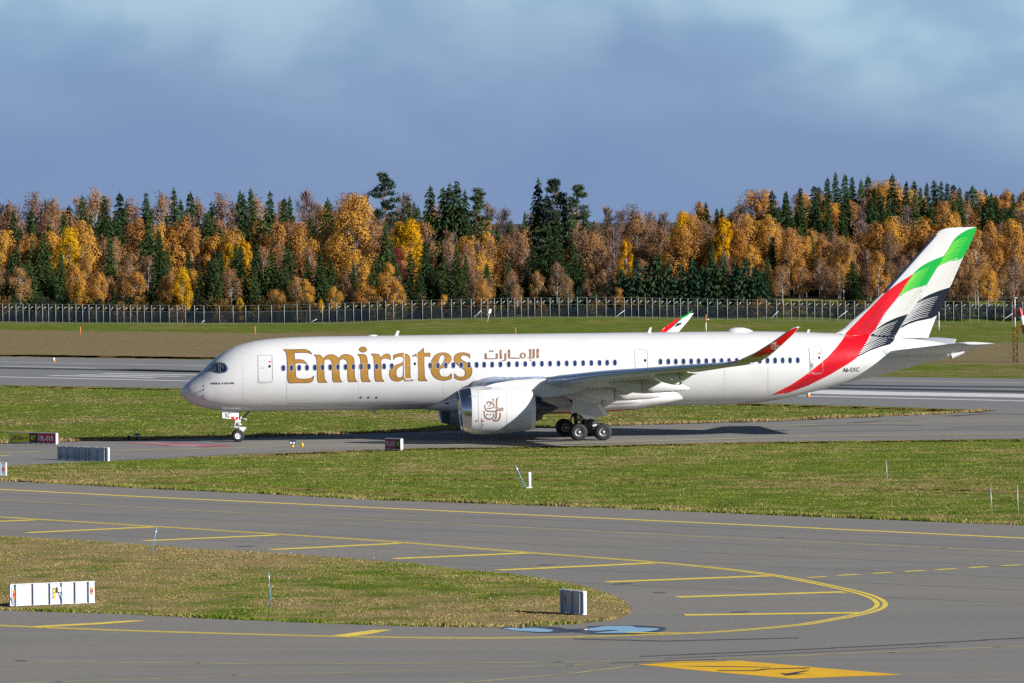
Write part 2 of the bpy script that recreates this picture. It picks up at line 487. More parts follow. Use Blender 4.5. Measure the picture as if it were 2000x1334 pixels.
# near apron -----------------------------------------------------------
ap_far = [(-900, 885), (-300, 922), (0, 939), (300, 955), (500, 964), (700, 975), (1200, 993), (1600, 1010), (2000, 1026), (2700, 1060)]
apron = sheet('apron', jag(ap_far, .8, 7, 5) + [(3200, 1500), (2600, 3000), (-600, 3000), (-1500, 1500)], 1, ASPH_NEAR)
tag(apron, kind='structure')
isl_top = smooth_px([(-400, 1030), (0, 1047), (100, 1052), (200, 1058), (300, 1066), (400, 1073), (500, 1078), (600, 1085), (700, 1092), (800, 1100), (900, 1112), (1000, 1122), (1060, 1130), (1110, 1138), (1150, 1148), (1190, 1160), (1215, 1172), (1229, 1184), (1231, 1194), (1222, 1202), (1200, 1210)], 5)
isl_bot = [(1200, 1210), (1150, 1217), (1080, 1221.5), (1000, 1225), (900, 1225), (760, 1222), (620, 1217), (500, 1212), (363, 1206), (250, 1199.5), (100, 1195), (0, 1192), (-400, 1184)]
ISL = jag(isl_top, .7, 9, 6) + jag(isl_bot, .7, 9, 7)[1:]
verge = sheet('grass_verge', ISL, 2, G_ISL)
tag(verge, kind='structure')
# withered strips beyond the runway -------------------------------------
dry_l = [(-700, 637), (0, 645), (300, 648), (640, 652), (900, 654), (1300, 660), (1300, 690), (900, 700), (420, 701.5), (0, 695.5), (-700, 685)]
withered = tag(sheet('withered_grass', jag(dry_l[:6], 1.3, 14, 60) + jag(dry_l[6:], 1.0, 14, 61), 1, G_DRY), kind='structure')
dry_r = [(1640, 664), (1800, 668), (2000, 669), (2700, 676), (2700, 722), (2000, 713), (1860, 711), (1700, 700)]
withered2 = tag(sheet('withered_grass', jag(dry_r[:4], 1.2, 14, 62) + jag(dry_r[4:], 1.2, 14, 63), 1, G_DRY), kind='structure')
# paving seams, crack sealing and old patches on the apron
for k in range(7):
    o_ = 9.0 + k * 12.0
    line_sheet('paving_seam', jag([(x, float(np.interp(x, [-300, 2400], [942, 1068])) + o_ * (1 + .10 * k)) for x in (-300, 300, 900, 1500, 2100, 2400)], .12, 30, 50 + k), .10, 2, pmat('paving seam %d' % k, (.105, .10, .098), .85, var=.3, vscale=.4), apron)
for i, (pts, w) in enumerate([((tax_far[1:-1]), 1.1), (([(x, y + 3.5) for x, y in run_near[1:]]), 4.0), (([(x, y - 3.2) for x, y in run_far[1:3]]), 9.0), (([(x, y + 2.6) for x, y in tax_near[5:]]), 3.0), ([(1700, 955), (1850, 956), (2000, 962), (2300, 972)], 1.6), ([(1150, 931), (1400, 935), (1700, 945)], 1.0), ([(750, 937), (1000, 935), (1100, 938), (1300, 945)], 1.3), ([(300, 938), (620, 957), (900, 970)], 1.5)]):
    tag(line_sheet('straw_edge', jag(pts, .8, 8, 20 + i), w, 2 if i not in (2,) else 2, G_STR), kind='structure')

# ------------------------------------------------------------------ painted markings (parts of the paving they lie on)
def pl(name, px, w, mat, parent, lvl=3, **k): return line_sheet(name, px, w, lvl, mat, parent, **k)
# runway
pl('edge_line', [(-300, 702), (0, 706.7), (420, 714.7), (900, 724), (1300, 733), (1690, 742), (2000, 748), (2600, 758)], 1.6, WHTF, runway)
pl('rubber_band', [(-300, 713.5), (0, 718.5), (200, 722), (420, 727), (900, 737), (1300, 746), (1650, 752.5), (1800, 754.5), (2000, 756), (2500, 765)], 4.2, RUBBER, runway)
pl('rubber_band', [(230, 721.5), (420, 726), (900, 742), (1300, 751), (1640, 758), (1800, 761), (2000, 765), (2500, 774)], 5.2, RUBBER, runway)
pl('centre_line', [(0, 715), (100, 717), (189, 719.3)], 1.2, WHT, runway, 5)
pl('centre_line', [(1652, 755.5), (1760, 756.8), (2000, 759), (2300, 764)], 1.0, WHTF, runway, 5)
pl('edge_line', [(-300, 731.5), (0, 736), (420, 745), (900, 757), (1300, 766), (1600, 774), (2000, 783), (2500, 794)], 1.5, WHT, runway)
pl('touchdown_bar', [(98, 733.2), (200, 735.2), (302, 737.6)], 2.0, WHT, runway, 5)
pl('touchdown_bar', [(151, 731.8), (250, 733.5), (357, 735.2)], 2.0, WHT, runway, 5)
pl('touchdown_bar', [(200, 729.4), (300, 731), (420, 732.8), (520, 735)], 2.0, WHT, runway, 5)
pl('aiming_bar', [(1560, 764), (1700, 768), (2000, 773), (2400, 781)], 9.0, WHT, runway, 5)
# taxiway
pl('centre_line', [(-300, 893), (0, 883.5), (115, 881), (220, 879.6), (420, 875), (570, 871.6), (700, 870), (1100, 866), (1600, 852), (2000, 848), (2600, 838)], .75, YELF, taxiway, 4)
pl('centre_line', [(480, 865), (900, 852), (1100, 847), (1500, 831.5), (1600, 829), (1800, 825), (2000, 820), (2600, 806)], .65, YELF, taxiway, 4)
pl('lead_line', [(440, 865.5), (500, 867.5), (570, 871.6)], .30, YELF, taxiway, 5)
pl('edge_dash', [(-40, 889.5), (0, 889.6), (18, 890)], .7, YEL, taxiway, 4)
sheet('mandatory_patch', [(228, 864.2), (300, 863.6), (400, 867), (466, 870.8), (405, 873.4), (330, 871.4), (280, 867.5)], 4, PINK, taxiway)
for q in ([(236, 864.6), (300, 864.6), (345, 866.6), (300, 866.4)], [(300, 868.0), (380, 868.2), (430, 870.0), (350, 870.0)], [(330, 870.8), (380, 871.2), (392, 872.6), (350, 872.0)]):
    sheet('mandatory_letter', q, 5, PINKW, taxiway)
pl('crack_seal', [(-200, 868.5), (60, 872.2), (150, 870.8)], .3, TAR, taxiway)
pl('crack_seal', [(230, 898), (420, 889.5), (560, 881), (700, 877.5)], .3, TAR, taxiway)
pl('crack_seal', [(1100, 868.8), (1400, 858.5), (1600, 853.6), (1800, 851), (2000, 849)], .5, TAR, taxiway)
pl('crack_seal', [(1560, 833), (1640, 830), (1720, 829.8), (1800, 831)], .8, TAR, taxiway)
pl('crack_seal', [(1660, 826), (1720, 822), (1780, 822.4)], .9, TAR, taxiway)
pl('crack_seal', [(1600, 843), (1760, 841), (1900, 838), (2000, 839)], .7, TAR, taxiway)
pl('crack_seal', [(1860, 835), (1940, 833.5), (2000, 834)], .8, TAR, taxiway)
pl('crack_seal', [(1850, 813), (1930, 808), (2050, 810)], 1.6, TAR, taxiway)
# apron
pl('taxi_line', [(-300, 939), (0, 955.7), (250, 968.7), (500, 980.5), (1000, 1004), (1500, 1027), (2000, 1051), (2400, 1070)], .70, YEL, apron)
pl('taxi_line', [(-300, 961), (0, 977), (500, 1003), (1000, 1029), (1436, 1051.5), (1700, 1063.5), (2000, 1077.6), (2400, 1097)], .36, YELF, apron)
bnd = smooth_px([(-300, 994), (0, 1009.5), (62, 1013.5), (300, 1028), (540, 1043), (780, 1059), (1030, 1079), (1275, 1097.5), (1400, 1109.5), (1502, 1122), (1580, 1136), (1649, 1150.5), (1688, 1160.5), (1712, 1170), (1721, 1179), (1716, 1187), (1698, 1194.5), (1665, 1202.5), (1610, 1212.5), (1550, 1221.5), (1400, 1234), (1250, 1240), (1080, 1244.5), (900, 1246), (700, 1243.5), (500, 1239), (250, 1231.5), (100, 1226), (0, 1221.6), (-300, 1210)], 5)
pl('boundary_line', bnd, .26, YEL, apron, shift=.19)
pl('boundary_line', bnd, .26, YEL, apron, shift=-.19)
for a, b in (((0 - 90, 1021.5), (68, 1015.5)), ((52, 1040.5), (300, 1029)), ((282, 1056), (540, 1045)), ((528, 1073.5), (780, 1061)), ((768, 1091), (1030, 1080)), ((972, 1113.5), (1277, 1099.5)), ((1184, 1136.5), (1502, 1124.5)), ((1322, 1166), (1650, 1156)), ((1336, 1201), (1683, 1196.5))):
    pl('hatch_bar', [a, b], 1.0, YEL, apron, 4)
sheet('hatch_bar', [(60, 1223), (75, 1225.4), (200, 1219), (288, 1212.4), (255, 1211.6), (180, 1216.6)], 4, YEL, apron)
sheet('hatch_bar', [(646, 1241.6), (676, 1244), (720, 1238.6), (766, 1229.6), (730, 1230), (690, 1235.5)], 4, YEL, apron)
pl('hatch_bar', [(1225, 1235), (1300, 1236.4), (1366, 1237)], .5, YEL, apron, 6)
for a, b in (((1577, 1128), (1615, 1126)), ((1634, 1124), (1677, 1121.5)), ((1704, 1120), (1741, 1117.8)), ((1766, 1116.2), (1806, 1114)), ((1827, 1112.8), (1868, 1110.4)), ((1892, 1108.8), (1930, 1106.5)), ((1955, 1105), (1993, 1103))):
    pl('dash', [a, b], .52, YEL, apron, 4)
pl('guide_line', [(-300, 1287), (0, 1291), (500, 1296.5), (900, 1295.4), (1270, 1290.5), (1400, 1286), (1580, 1279.5), (2000, 1261.5), (2400, 1243)], .22, YELF, apron)
pl('guide_line', [(-100, 1338), (60, 1333), (500, 1319), (900, 1307), (1190, 1295.6)], .17, YELF, apron)
pl('guide_line', [(700, 1347), (900, 1333.4), (1100, 1317), (1237, 1300.5)], .22, YELF, apron, 4)
pl('guide_line', [(1440, 1290), (1560, 1283), (1620, 1279.5)], .09, YELF, apron, 4)
sheet('location_panel', [(1243, 1297.4), (1330, 1291.6), (1446, 1290.2), (1600, 1304), (1764, 1318), (1660, 1321), (1548, 1325.6), (1380, 1311)], 3, YELD, apron)
sheet('panel_mark', [(1315, 1300.4), (1385, 1300.8), (1505, 1302.4), (1505, 1303.4), (1385, 1302.2)], 4, SIGNINK, apron)
sheet('panel_mark', [(1401, 1308.8), (1470, 1309), (1492, 1305.8), (1580, 1303.8), (1582, 1305.2), (1500, 1307.4), (1475, 1310.4), (1402, 1310.4)], 4, SIGNINK, apron)
sheet('panel_mark', [(1522, 1314.2), (1537, 1315), (1578, 1308.8), (1580, 1309.8), (1556, 1315.2), (1576, 1315.6), (1535, 1319.6)], 4, SIGNINK, apron)
sheet('panel_mark', [(1555, 1304), (1582, 1304.4), (1568, 1306.4)], 5, SIGNINK, apron)
pl('panel_rim', [(1190, 1295), (1300, 1290), (1400, 1287.4)], .16, TAR, apron, 4)
pl('panel_rim', [(1240, 1296.8), (1330, 1293.8), (1420, 1290.6)], .13, TAR, apron, 4)
for a in ([(1050, 1103.4), (1066, 1102.9), (1082, 1102.4)], [(1198, 1140.6), (1216, 1140), (1236, 1139.4)], [(1427, 1196.2), (1446, 1195), (1466, 1194)], [(1276, 1157), (1288, 1157.4), (1300, 1158)], [(458, 1067.8), (480, 1067), (500, 1066)], [(30, 1290), (42, 1290.2), (52, 1290.4)], [(380, 1294), (392, 1294.2)], [(106, 1331), (122, 1331.4)], [(450, 1318.6), (462, 1318)], [(1732, 1274.4), (1748, 1273.8)], [(1938, 1263.6), (1952, 1263)], [(1080, 1293), (1096, 1292.6)], [(1106, 1299), (1122, 1298.6)], [(1518, 1049), (1532, 1049.8)], [(1835, 1070), (1850, 1070.6)]):
    pl('oil_patch', a, .55 if len(a) > 2 else .22, TAR, apron, 4, taper=[.3, 1, .3][:len(a)])
for a, w in (([(1120, 1248), (1300, 1252), (1560, 1246)], .5), ([(1250, 1282), (1500, 1272), (1800, 1257), (2100, 1240)], .45), ([(1300, 1286), (1560, 1275), (1850, 1261)], .25)):
    pl('skid_mark', jag(a, .3, 12, 33), w, TAR, apron, 2, taper=None)
# puddles by the verge -------------------------------------------------
wet1 = [(972, 1226), (1000, 1223.6), (1080, 1223.8), (1110, 1228.5), (1150, 1226), (1150, 1222.6), (1240, 1221.2), (1290, 1224), (1302, 1228), (1282, 1235.6), (1230, 1239), (1160, 1238.6), (1120, 1234.8), (1070, 1236.4), (1030, 1234.4), (994, 1230)]
sheet('wet_patch', [p for p in smooth_px(wet1 + wet1[:1], 3)[:-1]], 3, WET, apron)
p1 = [(981, 1227.3), (1000, 1225.6), (1018, 1225), (1044, 1226), (1065, 1228.2), (1081, 1230.6), (1074, 1233.6), (1056, 1234.2), (1028, 1232.8), (1004, 1231.2)]
p2 = [(1139, 1229.7), (1149, 1227.5), (1168, 1224.8), (1180, 1222.9), (1210, 1222.6), (1234, 1222.9), (1243, 1225.4), (1264, 1226), (1288, 1228), (1275, 1231.8), (1246, 1234.6), (1210, 1236), (1162, 1236.2), (1180, 1233.7), (1209, 1231.4), (1188, 1230.2), (1164, 1232)]
for p in (p1, p2):
    tag(sheet('puddle', [q for q in smooth_px(p + p[:1], 3)[:-1]], 5, WATER), kind='structure')
# ------------------------------------------------------------------ the airliner
plane = tag(empty('airliner', (AX, AY, 0), ATH), 'long white twin engine airliner with gold lettering and a red green and black striped tail', 'airliner')
def L3(s, lat, z): return (s, -lat, z)                              # airliner frame: x aft, y starboard
_top = [(353, 766), (354.5, 761), (356.5, 757), (362, 751), (370, 744), (390, 728), (400, 718.5), (418, 701), (438, 686.5), (458, 676.4), (482, 669), (510, 663.6), (540, 660.6), (580, 658.3), (630, 657), (730, 656), (900, 653.3), (1100, 651), (1450, 647), (1520, 647.6), (1580, 649), (1630, 650.6), (1700, 655), (1768, 660.5), (1812, 664), (1850, 671), (1879, 681)]
_bot = [(353, 768), (355, 772.5), (360, 778), (376, 788.5), (396, 795.6), (420, 800), (442, 802.4), (480, 803.4), (530, 802.8), (630, 801.6), (820, 799.5), (1100, 796), (1300, 792.5), (1400, 790.2), (1460, 788), (1500, 784.6), (1540, 777.5), (1600, 762), (1650, 749), (1700, 737), (1760, 722), (1820, 705), (1850, 697), (1879, 688)]
_tp = np.array([lp(x, y, 0) for x, y in _top]); _bp = np.array([lp(x, y, 0) for x, y in _bot])
_wp = np.array([(-.02, .02), (.05, .30), (.15, .55), (.35, .88), (.7, 1.22), (1.2, 1.55), (2, 1.95), (3, 2.30), (4, 2.54), (5, 2.70), (6, 2.82), (7, 2.90), (8.5, 2.965), (10, 2.98), (46, 2.98), (49, 2.92), (52, 2.72), (55, 2.36), (58, 1.88), (61, 1.28), (63, .82), (65.2, .30)])
S0, S1 = float(max(_tp[0, 0], _bp[0, 0])), 65.15
def fus(s):
    s = max(S0, min(S1, s))
    return float(np.interp(s, _tp[:, 0], _tp[:, 1])), float(np.interp(s, _bp[:, 0], _bp[:, 1])), float(np.interp(s, _wp[:, 0], _wp[:, 1]))
def fus_lat(s, z):
    zt, zb, w = fus(s); zc = (zt + zb) / 2; hz = max(.02, (zt - zb) / 2)
    return w * math.sqrt(max(0.0, 1 - ((z - zc) / hz) ** 2))
def side(px, py, surf=fus_lat, lat0=2.6):                           # photo pixel -> (s, z) on a port-side surface
    lat = lat0
    for _ in range(7):
        s, z = lp(px, py, lat); lat = .3 * lat + .7 * surf(s, z)
    return s, z
NSEG = 96
st = sorted(set([S0 + .002, S0 + .03, .06, .1, .16, .25, .35, .5, .7, .9, 1.15, 1.4, 1.7, 2, 2.35, 2.7, 3.1, 3.5, 4, 4.5, 5, 5.6, 6.2, 7, 8, 9, 10, 12, 15, 19, 24, 30, 36, 42, 45, 46.5, 48, 49.5, 51, 52.5, 54, 55.5, 57, 58.5, 60, 61.3, 62.5, 63.5, 64.4, S1]))
secs = []
for s in st:
    zt, zb, w = fus(s); zc, hz = (zt + zb) / 2, max(.01, (zt - zb) / 2)
    secs.append([L3(s, w * math.sin(2 * math.pi * k / NSEG), zc + hz * math.cos(2 * math.pi * k / NSEG)) for k in range(NSEG)])
MB().loft(secs).build('fuselage', WHITE, plane)

# --- thin prints and panels that follow a curved skin
def pip(p, poly):
    x, y = p; c = False; j = len(poly) - 1
    for i in range(len(poly)):
        if (poly[i][1] > y) != (poly[j][1] > y) and x < (poly[j][0] - poly[i][0]) * (y - poly[i][1]) / (poly[j][1] - poly[i][1]) + poly[i][0]: c = not c
        j = i
    return c
def inside(p, conts): return sum(pip(p, c) for c in conts) % 2 == 1
def drape_sz(name, conts, surf, off, mat, parent, grid=.4, fin=None):
    dens = []
    for c in conts:
        o = []
        for i in range(len(c)):
            a, b = c[i], c[(i + 1) % len(c)]; d = math.hypot(b[0] - a[0], b[1] - a[1]); n = max(1, int(d / grid))
            for k in range(n): o.append((a[0] + (b[0] - a[0]) * k / n, a[1] + (b[1] - a[1]) * k / n))
        dens.append(o)
    pts = []; ed = []
    for o in dens:
        b = len(pts); pts += o; ed += [(b + i, b + (i + 1) % len(o)) for i in range(len(o))]
    xs = [p[0] for p in pts]; ys = [p[1] for p in pts]
    gx = np.arange(min(xs), max(xs), grid); gy = np.arange(min(ys), max(ys), grid)
    bp = np.array(pts)
    for x in gx:
        for y in gy:
            if inside((x, y), dens) and np.min(np.hypot(bp[:, 0] - x, bp[:, 1] - y)) > grid * .35: pts.append((float(x), float(y)))
    v2, _, f2, _, _, _ = mgeo.delaunay_2d_cdt([Vector(p) for p in pts], ed, [], 0, 1e-5)
    fs = []
    for f in f2:
        c = sum((v2[i] for i in f), Vector((0, 0))) / len(f)
        if inside((c.x, c.y), dens): fs.append(tuple(f))
    me = bpy.data.meshes.new(name)
    me.from_pydata([L3(v.x, surf(v.x, v.y) + off, v.y) for v in v2], [], fs)
    me.polygons.foreach_set('use_smooth', [True] * len(fs))
    bm = bmesh.new(); bm.from_mesh(me)
    bmesh.ops.delete(bm, geom=[v for v in bm.verts if not v.link_faces], context='VERTS')
    for f in bm.faces:
        if f.normal.y > 0: f.normal_flip()
    bm.to_mesh(me); bm.free()
    return link(name, me, mat, parent)
def drape(name, conts, surf, off, mat, parent=plane, grid=.4):      # contours given as photo points
    return drape_sz(name, [[side(x, y, surf, surf_l0.get(surf, 2.6)) for x, y in c] for c in conts], surf, off, mat, parent, grid)
surf_l0 = {}
def stroke_sz(name, pts, w, surf, off, mat, parent=plane, closed=False, m=None):
    """a thin line of width w (number or list) along (s,z) points on a skin"""
    P = [Vector(p) for p in pts]; n = len(P); L = []; Rr = []
    for i in range(n):
        a = P[(i - 1) % n] if closed or i else P[0]; b = P[(i + 1) % n] if closed or i < n - 1 else P[-1]
        d = (b - a)
        d = d.normalized() if d.length > 1e-9 else Vector((1, 0))
        q = Vector((-d.y, d.x)); ww = (w[i] if isinstance(w, list) else w) / 2
        L.append(P[i] + q * ww); Rr.append(P[i] - q * ww)
    vs = [L3(v.x, surf(v.x, v.y) + off, v.y) for v in L + Rr]
    fs = [(i, (i + 1) % n, n + (i + 1) % n, n + i) for i in range(n if closed else n - 1)]
    if m is not None: m.add(vs, fs, 0, True); return None
    return MB().add(vs, fs, 0, True).build(name, mat, parent, False)
def dens(pts, step):
    o = []
    for a, b in zip(pts[:-1], pts[1:]):
        n = max(1, int(math.hypot(b[0] - a[0], b[1] - a[1]) / step))
        o += [(a[0] + (b[0] - a[0]) * k / n, a[1] + (b[1] - a[1]) * k / n) for k in range(n)]
    return o + [pts[-1]]
def cr(pts, n=4, closed=True):                                      # smooth a contour a little, keeping corners sharp
    N = len(pts); out = []
    for i in range(N if closed else N - 1):
        p0, p1, p2, p3 = (pts[(i + k) % N] if closed else pts[min(max(i + k, 0), N - 1)] for k in (-1, 0, 1, 2))
        def ang(a, b, c):
            u = Vector((b[0] - a[0], b[1] - a[1])); v = Vector((c[0] - b[0], c[1] - b[1]))
            return u.length > 0 and v.length > 0 and u.normalized().dot(v.normalized()) < .45
        t1 = [(p2[j] - p0[j]) / 2 for j in (0, 1)]; t2 = [(p3[j] - p1[j]) / 2 for j in (0, 1)]
        if ang(p0, p1, p2): t1 = [(p2[j] - p1[j]) * .6 for j in (0, 1)]
        if ang(p1, p2, p3): t2 = [(p2[j] - p1[j]) * .6 for j in (0, 1)]
        l = math.hypot(p2[0] - p1[0], p2[1] - p1[1])
        for tt in (t1, t2):
            q = math.hypot(*tt)
            if q > l: tt[0] *= l / q; tt[1] *= l / q
        for k in range(n):
            t = k / n; h = (2 * t ** 3 - 3 * t * t + 1, t ** 3 - 2 * t * t + t, -2 * t ** 3 + 3 * t * t, t ** 3 - t * t)
            out.append(tuple(h[0] * p1[j] + h[1] * t1[j] + h[2] * p2[j] + h[3] * t2[j] for j in (0, 1)))
    if not closed: out.append(pts[-1])
    return out
def zo(ox, oy, sc, pts): return [(ox + x / sc, oy + y / sc) for x, y in pts]

# --- gold word along the forward fuselage
LET = {
 'E': [zo(540, 670, 12.5, [(165, 158), (300, 160), (450, 158), (600, 152), (700, 155), (770, 180), (830, 215), (870, 272), (780, 240), (700, 232), (560, 232), (435, 232), (440, 300), (447, 405), (560, 400), (640, 415), (700, 450), (752, 510), (660, 488), (560, 485), (455, 488), (462, 600), (470, 760), (480, 830), (520, 865), (620, 878), (740, 875), (830, 860), (880, 835), (905, 800), (910, 840), (895, 890), (860, 940), (800, 962), (700, 970), (500, 970), (380, 975), (320, 972), (290, 930), (278, 860), (275, 700), (270, 540), (260, 380), (250, 290), (235, 225), (205, 185)])],
 'm': [zo(540, 670, 12.5, [(912, 290), (980, 288), (1050, 292), (1100, 320), (1130, 365), (1145, 395), (1180, 340), (1240, 295), (1320, 278), (1400, 290), (1470, 325), (1520, 385), (1555, 330), (1610, 292), (1700, 275), (1790, 290), (1850, 325), (1890, 380), (1900, 450), (1905, 600), (1908, 760), (1915, 850), (1940, 910), (1978, 945), (1880, 942), (1780, 945), (1755, 915), (1742, 840), (1738, 700), (1735, 560), (1728, 470), (1700, 420), (1650, 390), (1600, 390), (1555, 415), (1535, 440), (1533, 600), (1535, 760), (1545, 850), (1570, 910), (1610, 950), (1500, 950), (1405, 950), (1380, 910), (1370, 840), (1365, 700), (1362, 560), (1355, 470), (1325, 415), (1280, 390), (1220, 395), (1180, 415), (1165, 440), (1163, 600), (1163, 760), (1172, 850), (1195, 910), (1240, 962), (1130, 960), (1035, 958), (1010, 915), (1000, 840), (995, 700), (990, 540), (985, 430), (975, 370), (955, 325)])],
 'i': [zo(690, 670, 12.5, [(100, 275), (180, 275), (245, 272), (295, 290), (330, 345), (345, 430), (352, 560), (358, 740), (368, 850), (390, 900), (428, 940), (330, 940), (235, 940), (205, 900), (190, 830), (187, 700), (183, 540), (178, 430), (165, 350), (140, 305)]), zo(690, 670, 12.5, [(238 + 90 * math.cos(k * math.pi / 8), 158 + 65 * math.sin(k * math.pi / 8)) for k in range(16)])],
 'r': [zo(690, 670, 12.5, [(428, 265), (520, 265), (580, 265), (625, 285), (655, 330), (675, 385), (700, 330), (740, 290), (800, 265), (860, 270), (900, 300), (910, 340), (912, 410), (870, 388), (800, 370), (740, 378), (690, 405), (678, 450), (680, 600), (685, 760), (695, 850), (720, 895), (758, 935), (660, 935), (565, 935), (540, 900), (525, 830), (518, 680), (512, 520), (505, 420), (495, 345), (470, 300)])],
 'a': [zo(690, 670, 12.5, [(980, 300), (1030, 275), (1120, 255), (1220, 245), (1290, 262), (1340, 290), (1370, 330), (1385, 400), (1388, 560), (1390, 760), (1400, 850), (1430, 890), (1462, 920), (1350, 922), (1265, 922), (1245, 890), (1235, 855), (1200, 890), (1140, 920), (1060, 930), (980, 910), (920, 860), (890, 780), (888, 710), (905, 640), (950, 590), (1030, 545), (1130, 505), (1200, 470), (1228, 430), (1235, 370), (1215, 340), (1160, 325), (1080, 335), (1020, 365), (990, 410)]), zo(690, 670, 12.5, [(1225, 520), (1180, 550), (1110, 590), (1065, 640), (1045, 710), (1050, 790), (1080, 835), (1130, 848), (1180, 838), (1215, 800), (1225, 700)])],
 't': [zo(690, 670, 12.5, [(1715, 118), (1718, 180), (1722, 242), (1800, 244), (1875, 242), (1875, 335), (1830, 322), (1728, 322), (1728, 450), (1735, 650), (1740, 790), (1755, 860), (1810, 922), (1700, 920), (1620, 918), (1590, 895), (1590, 700), (1582, 500), (1575, 320), (1500, 320), (1430, 322), (1500, 285), (1570, 245), (1640, 195)])],
 'e': [zo(800, 670, 12.5, [(1020, 740), (1028, 800), (1022, 860), (960, 890), (880, 908), (800, 908), (700, 885), (620, 840), (560, 770), (525, 680), (515, 600), (525, 500), (545, 420), (590, 340), (650, 280), (730, 245), (800, 235), (890, 242), (970, 280), (1010, 340), (1020, 400), (1000, 450), (950, 505), (900, 560), (820, 600), (760, 625), (725, 660), (725, 720), (750, 780), (800, 820), (870, 828), (940, 815), (990, 780)]), zo(800, 670, 12.5, [(770, 545), (815, 490), (850, 420), (865, 360), (855, 310), (820, 288), (780, 295), (745, 330), (715, 400), (705, 470), (705, 530), (730, 560)])],
 's': [zo(800, 670, 12.5, [(1472, 275), (1475, 375), (1440, 330), (1380, 300), (1310, 295), (1260, 315), (1245, 350), (1265, 400), (1320, 440), (1400, 480), (1470, 540), (1515, 610), (1525, 690), (1510, 770), (1460, 840), (1390, 885), (1290, 905), (1200, 895), (1100, 855), (1100, 745), (1140, 790), (1200, 822), (1260, 828), (1320, 815), (1355, 780), (1365, 720), (1345, 660), (1290, 610), (1210, 560), (1140, 500), (1100, 440), (1085, 370), (1105, 310), (1150, 265), (1220, 240), (1300, 232), (1390, 245)])]}
for ch in 'Emirates':
    conts = [[side(x, y) for x, y in cr(c)] for c in LET[ch]]
    lo_ = drape_sz('letter', conts, fus_lat, .014, GOLD, plane, .2)
    om = MB()
    for c in conts: stroke_sz('', c, .055, fus_lat, .020, None, None, True, om)
    om.build('letter_outline', GOLDD, lo_, False)
ARA = [[(1680, 165), (1755, 155), (1758, 400), (1735, 425), (1685, 425)], [(1565, 165), (1640, 158), (1643, 400), (1622, 432), (1430, 432), (1425, 400), (1480, 400), (1470, 170), (1540, 160), (1540, 400), (1572, 400)], [(1480, 495), (1500, 455), (1550, 455), (1550, 470), (1515, 478), (1555, 490), (1550, 500)], [(885, 185), (948, 175), (955, 400), (1230, 404), (1230, 440), (930, 440), (905, 430), (890, 400)], [(785, 285), (850, 275), (850, 440), (830, 490), (790, 510), (740, 505), (710, 490), (725, 475), (770, 475), (785, 450)], [(655, 185), (722, 180), (728, 440), (655, 450)], [(235, 285), (305, 275), (300, 420), (545, 420), (545, 290), (612, 280), (612, 410), (590, 450), (235, 455)]]
for c in ARA: drape('script_letter', [zo(930, 670, 14.286, c)], fus_lat, .016, BRONZE, plane, .12)
el = lambda cx, cy, rx, ry, n=18: [(cx + rx * math.cos(2 * math.pi * k / n), cy + ry * math.sin(2 * math.pi * k / n)) for k in range(n)]
drape('script_letter', [zo(930, 670, 14.286, el(1305, 350, 92, 88)), zo(930, 670, 14.286, el(1305, 350, 30, 60))], fus_lat, .016, BRONZE, plane, .12)
for cx in (388, 457): drape('script_dot', [zo(930, 670, 14.286, el(cx, 228, 30, 30))], fus_lat, .016, BRONZE, plane, .12)

# --- small prints in a plain face
def text_mesh(txt, size, bold=False):
    cu = bpy.data.curves.new('t', 'FONT'); cu.body = txt; cu.size = size; cu.resolution_u = 3
    if bold: cu.offset = size * .018
    o = bpy.data.objects.new('t', cu); C.objects.link(o)
    bpy.context.view_layer.update()
    dg = bpy.context.evaluated_depsgraph_get()
    me = bpy.data.meshes.new_from_object(o.evaluated_get(dg))
    bpy.data.objects.remove(o); bpy.data.curves.remove(cu)
    vs = [v.co.copy() for v in me.vertices]; fs = [tuple(p.vertices) for p in me.polygons]
    bpy.data.meshes.remove(me)
    x0, x1 = min(v.x for v in vs), max(v.x for v in vs); y0, y1 = min(v.y for v in vs), max(v.y for v in vs)
    return [((v.x - x0) / (x1 - x0), (v.y - y0) / (y1 - y0)) for v in vs], fs
def print_on(name, txt, pA, pB, h, surf, off, mat, parent=plane, bold=True):
    """print between the photo points pA (lower left) and pB (lower right), h metres tall"""
    a = side(*pA, surf, surf_l0.get(surf, 2.6)); b = side(*pB, surf, surf_l0.get(surf, 2.6))
    vs, fs = text_mesh(txt, 1, bold)
    V = []
    for u, v in vs:
        s = a[0] + (b[0] - a[0]) * u; z = a[1] + (b[1] - a[1]) * u + v * h
        V.append(L3(s, surf(s, z) + off, z))
    return MB().add(V, fs).build(name, mat, parent)
print_on('type_print', 'AIRBUS A350-900', (410, 751), (457.5, 750.5), .17, fus_lat, .012, INK)
print_on('registration_print', 'A6-EXC', (1645.5, 726.8), (1678, 725.6), .36, fus_lat, .012, INK)

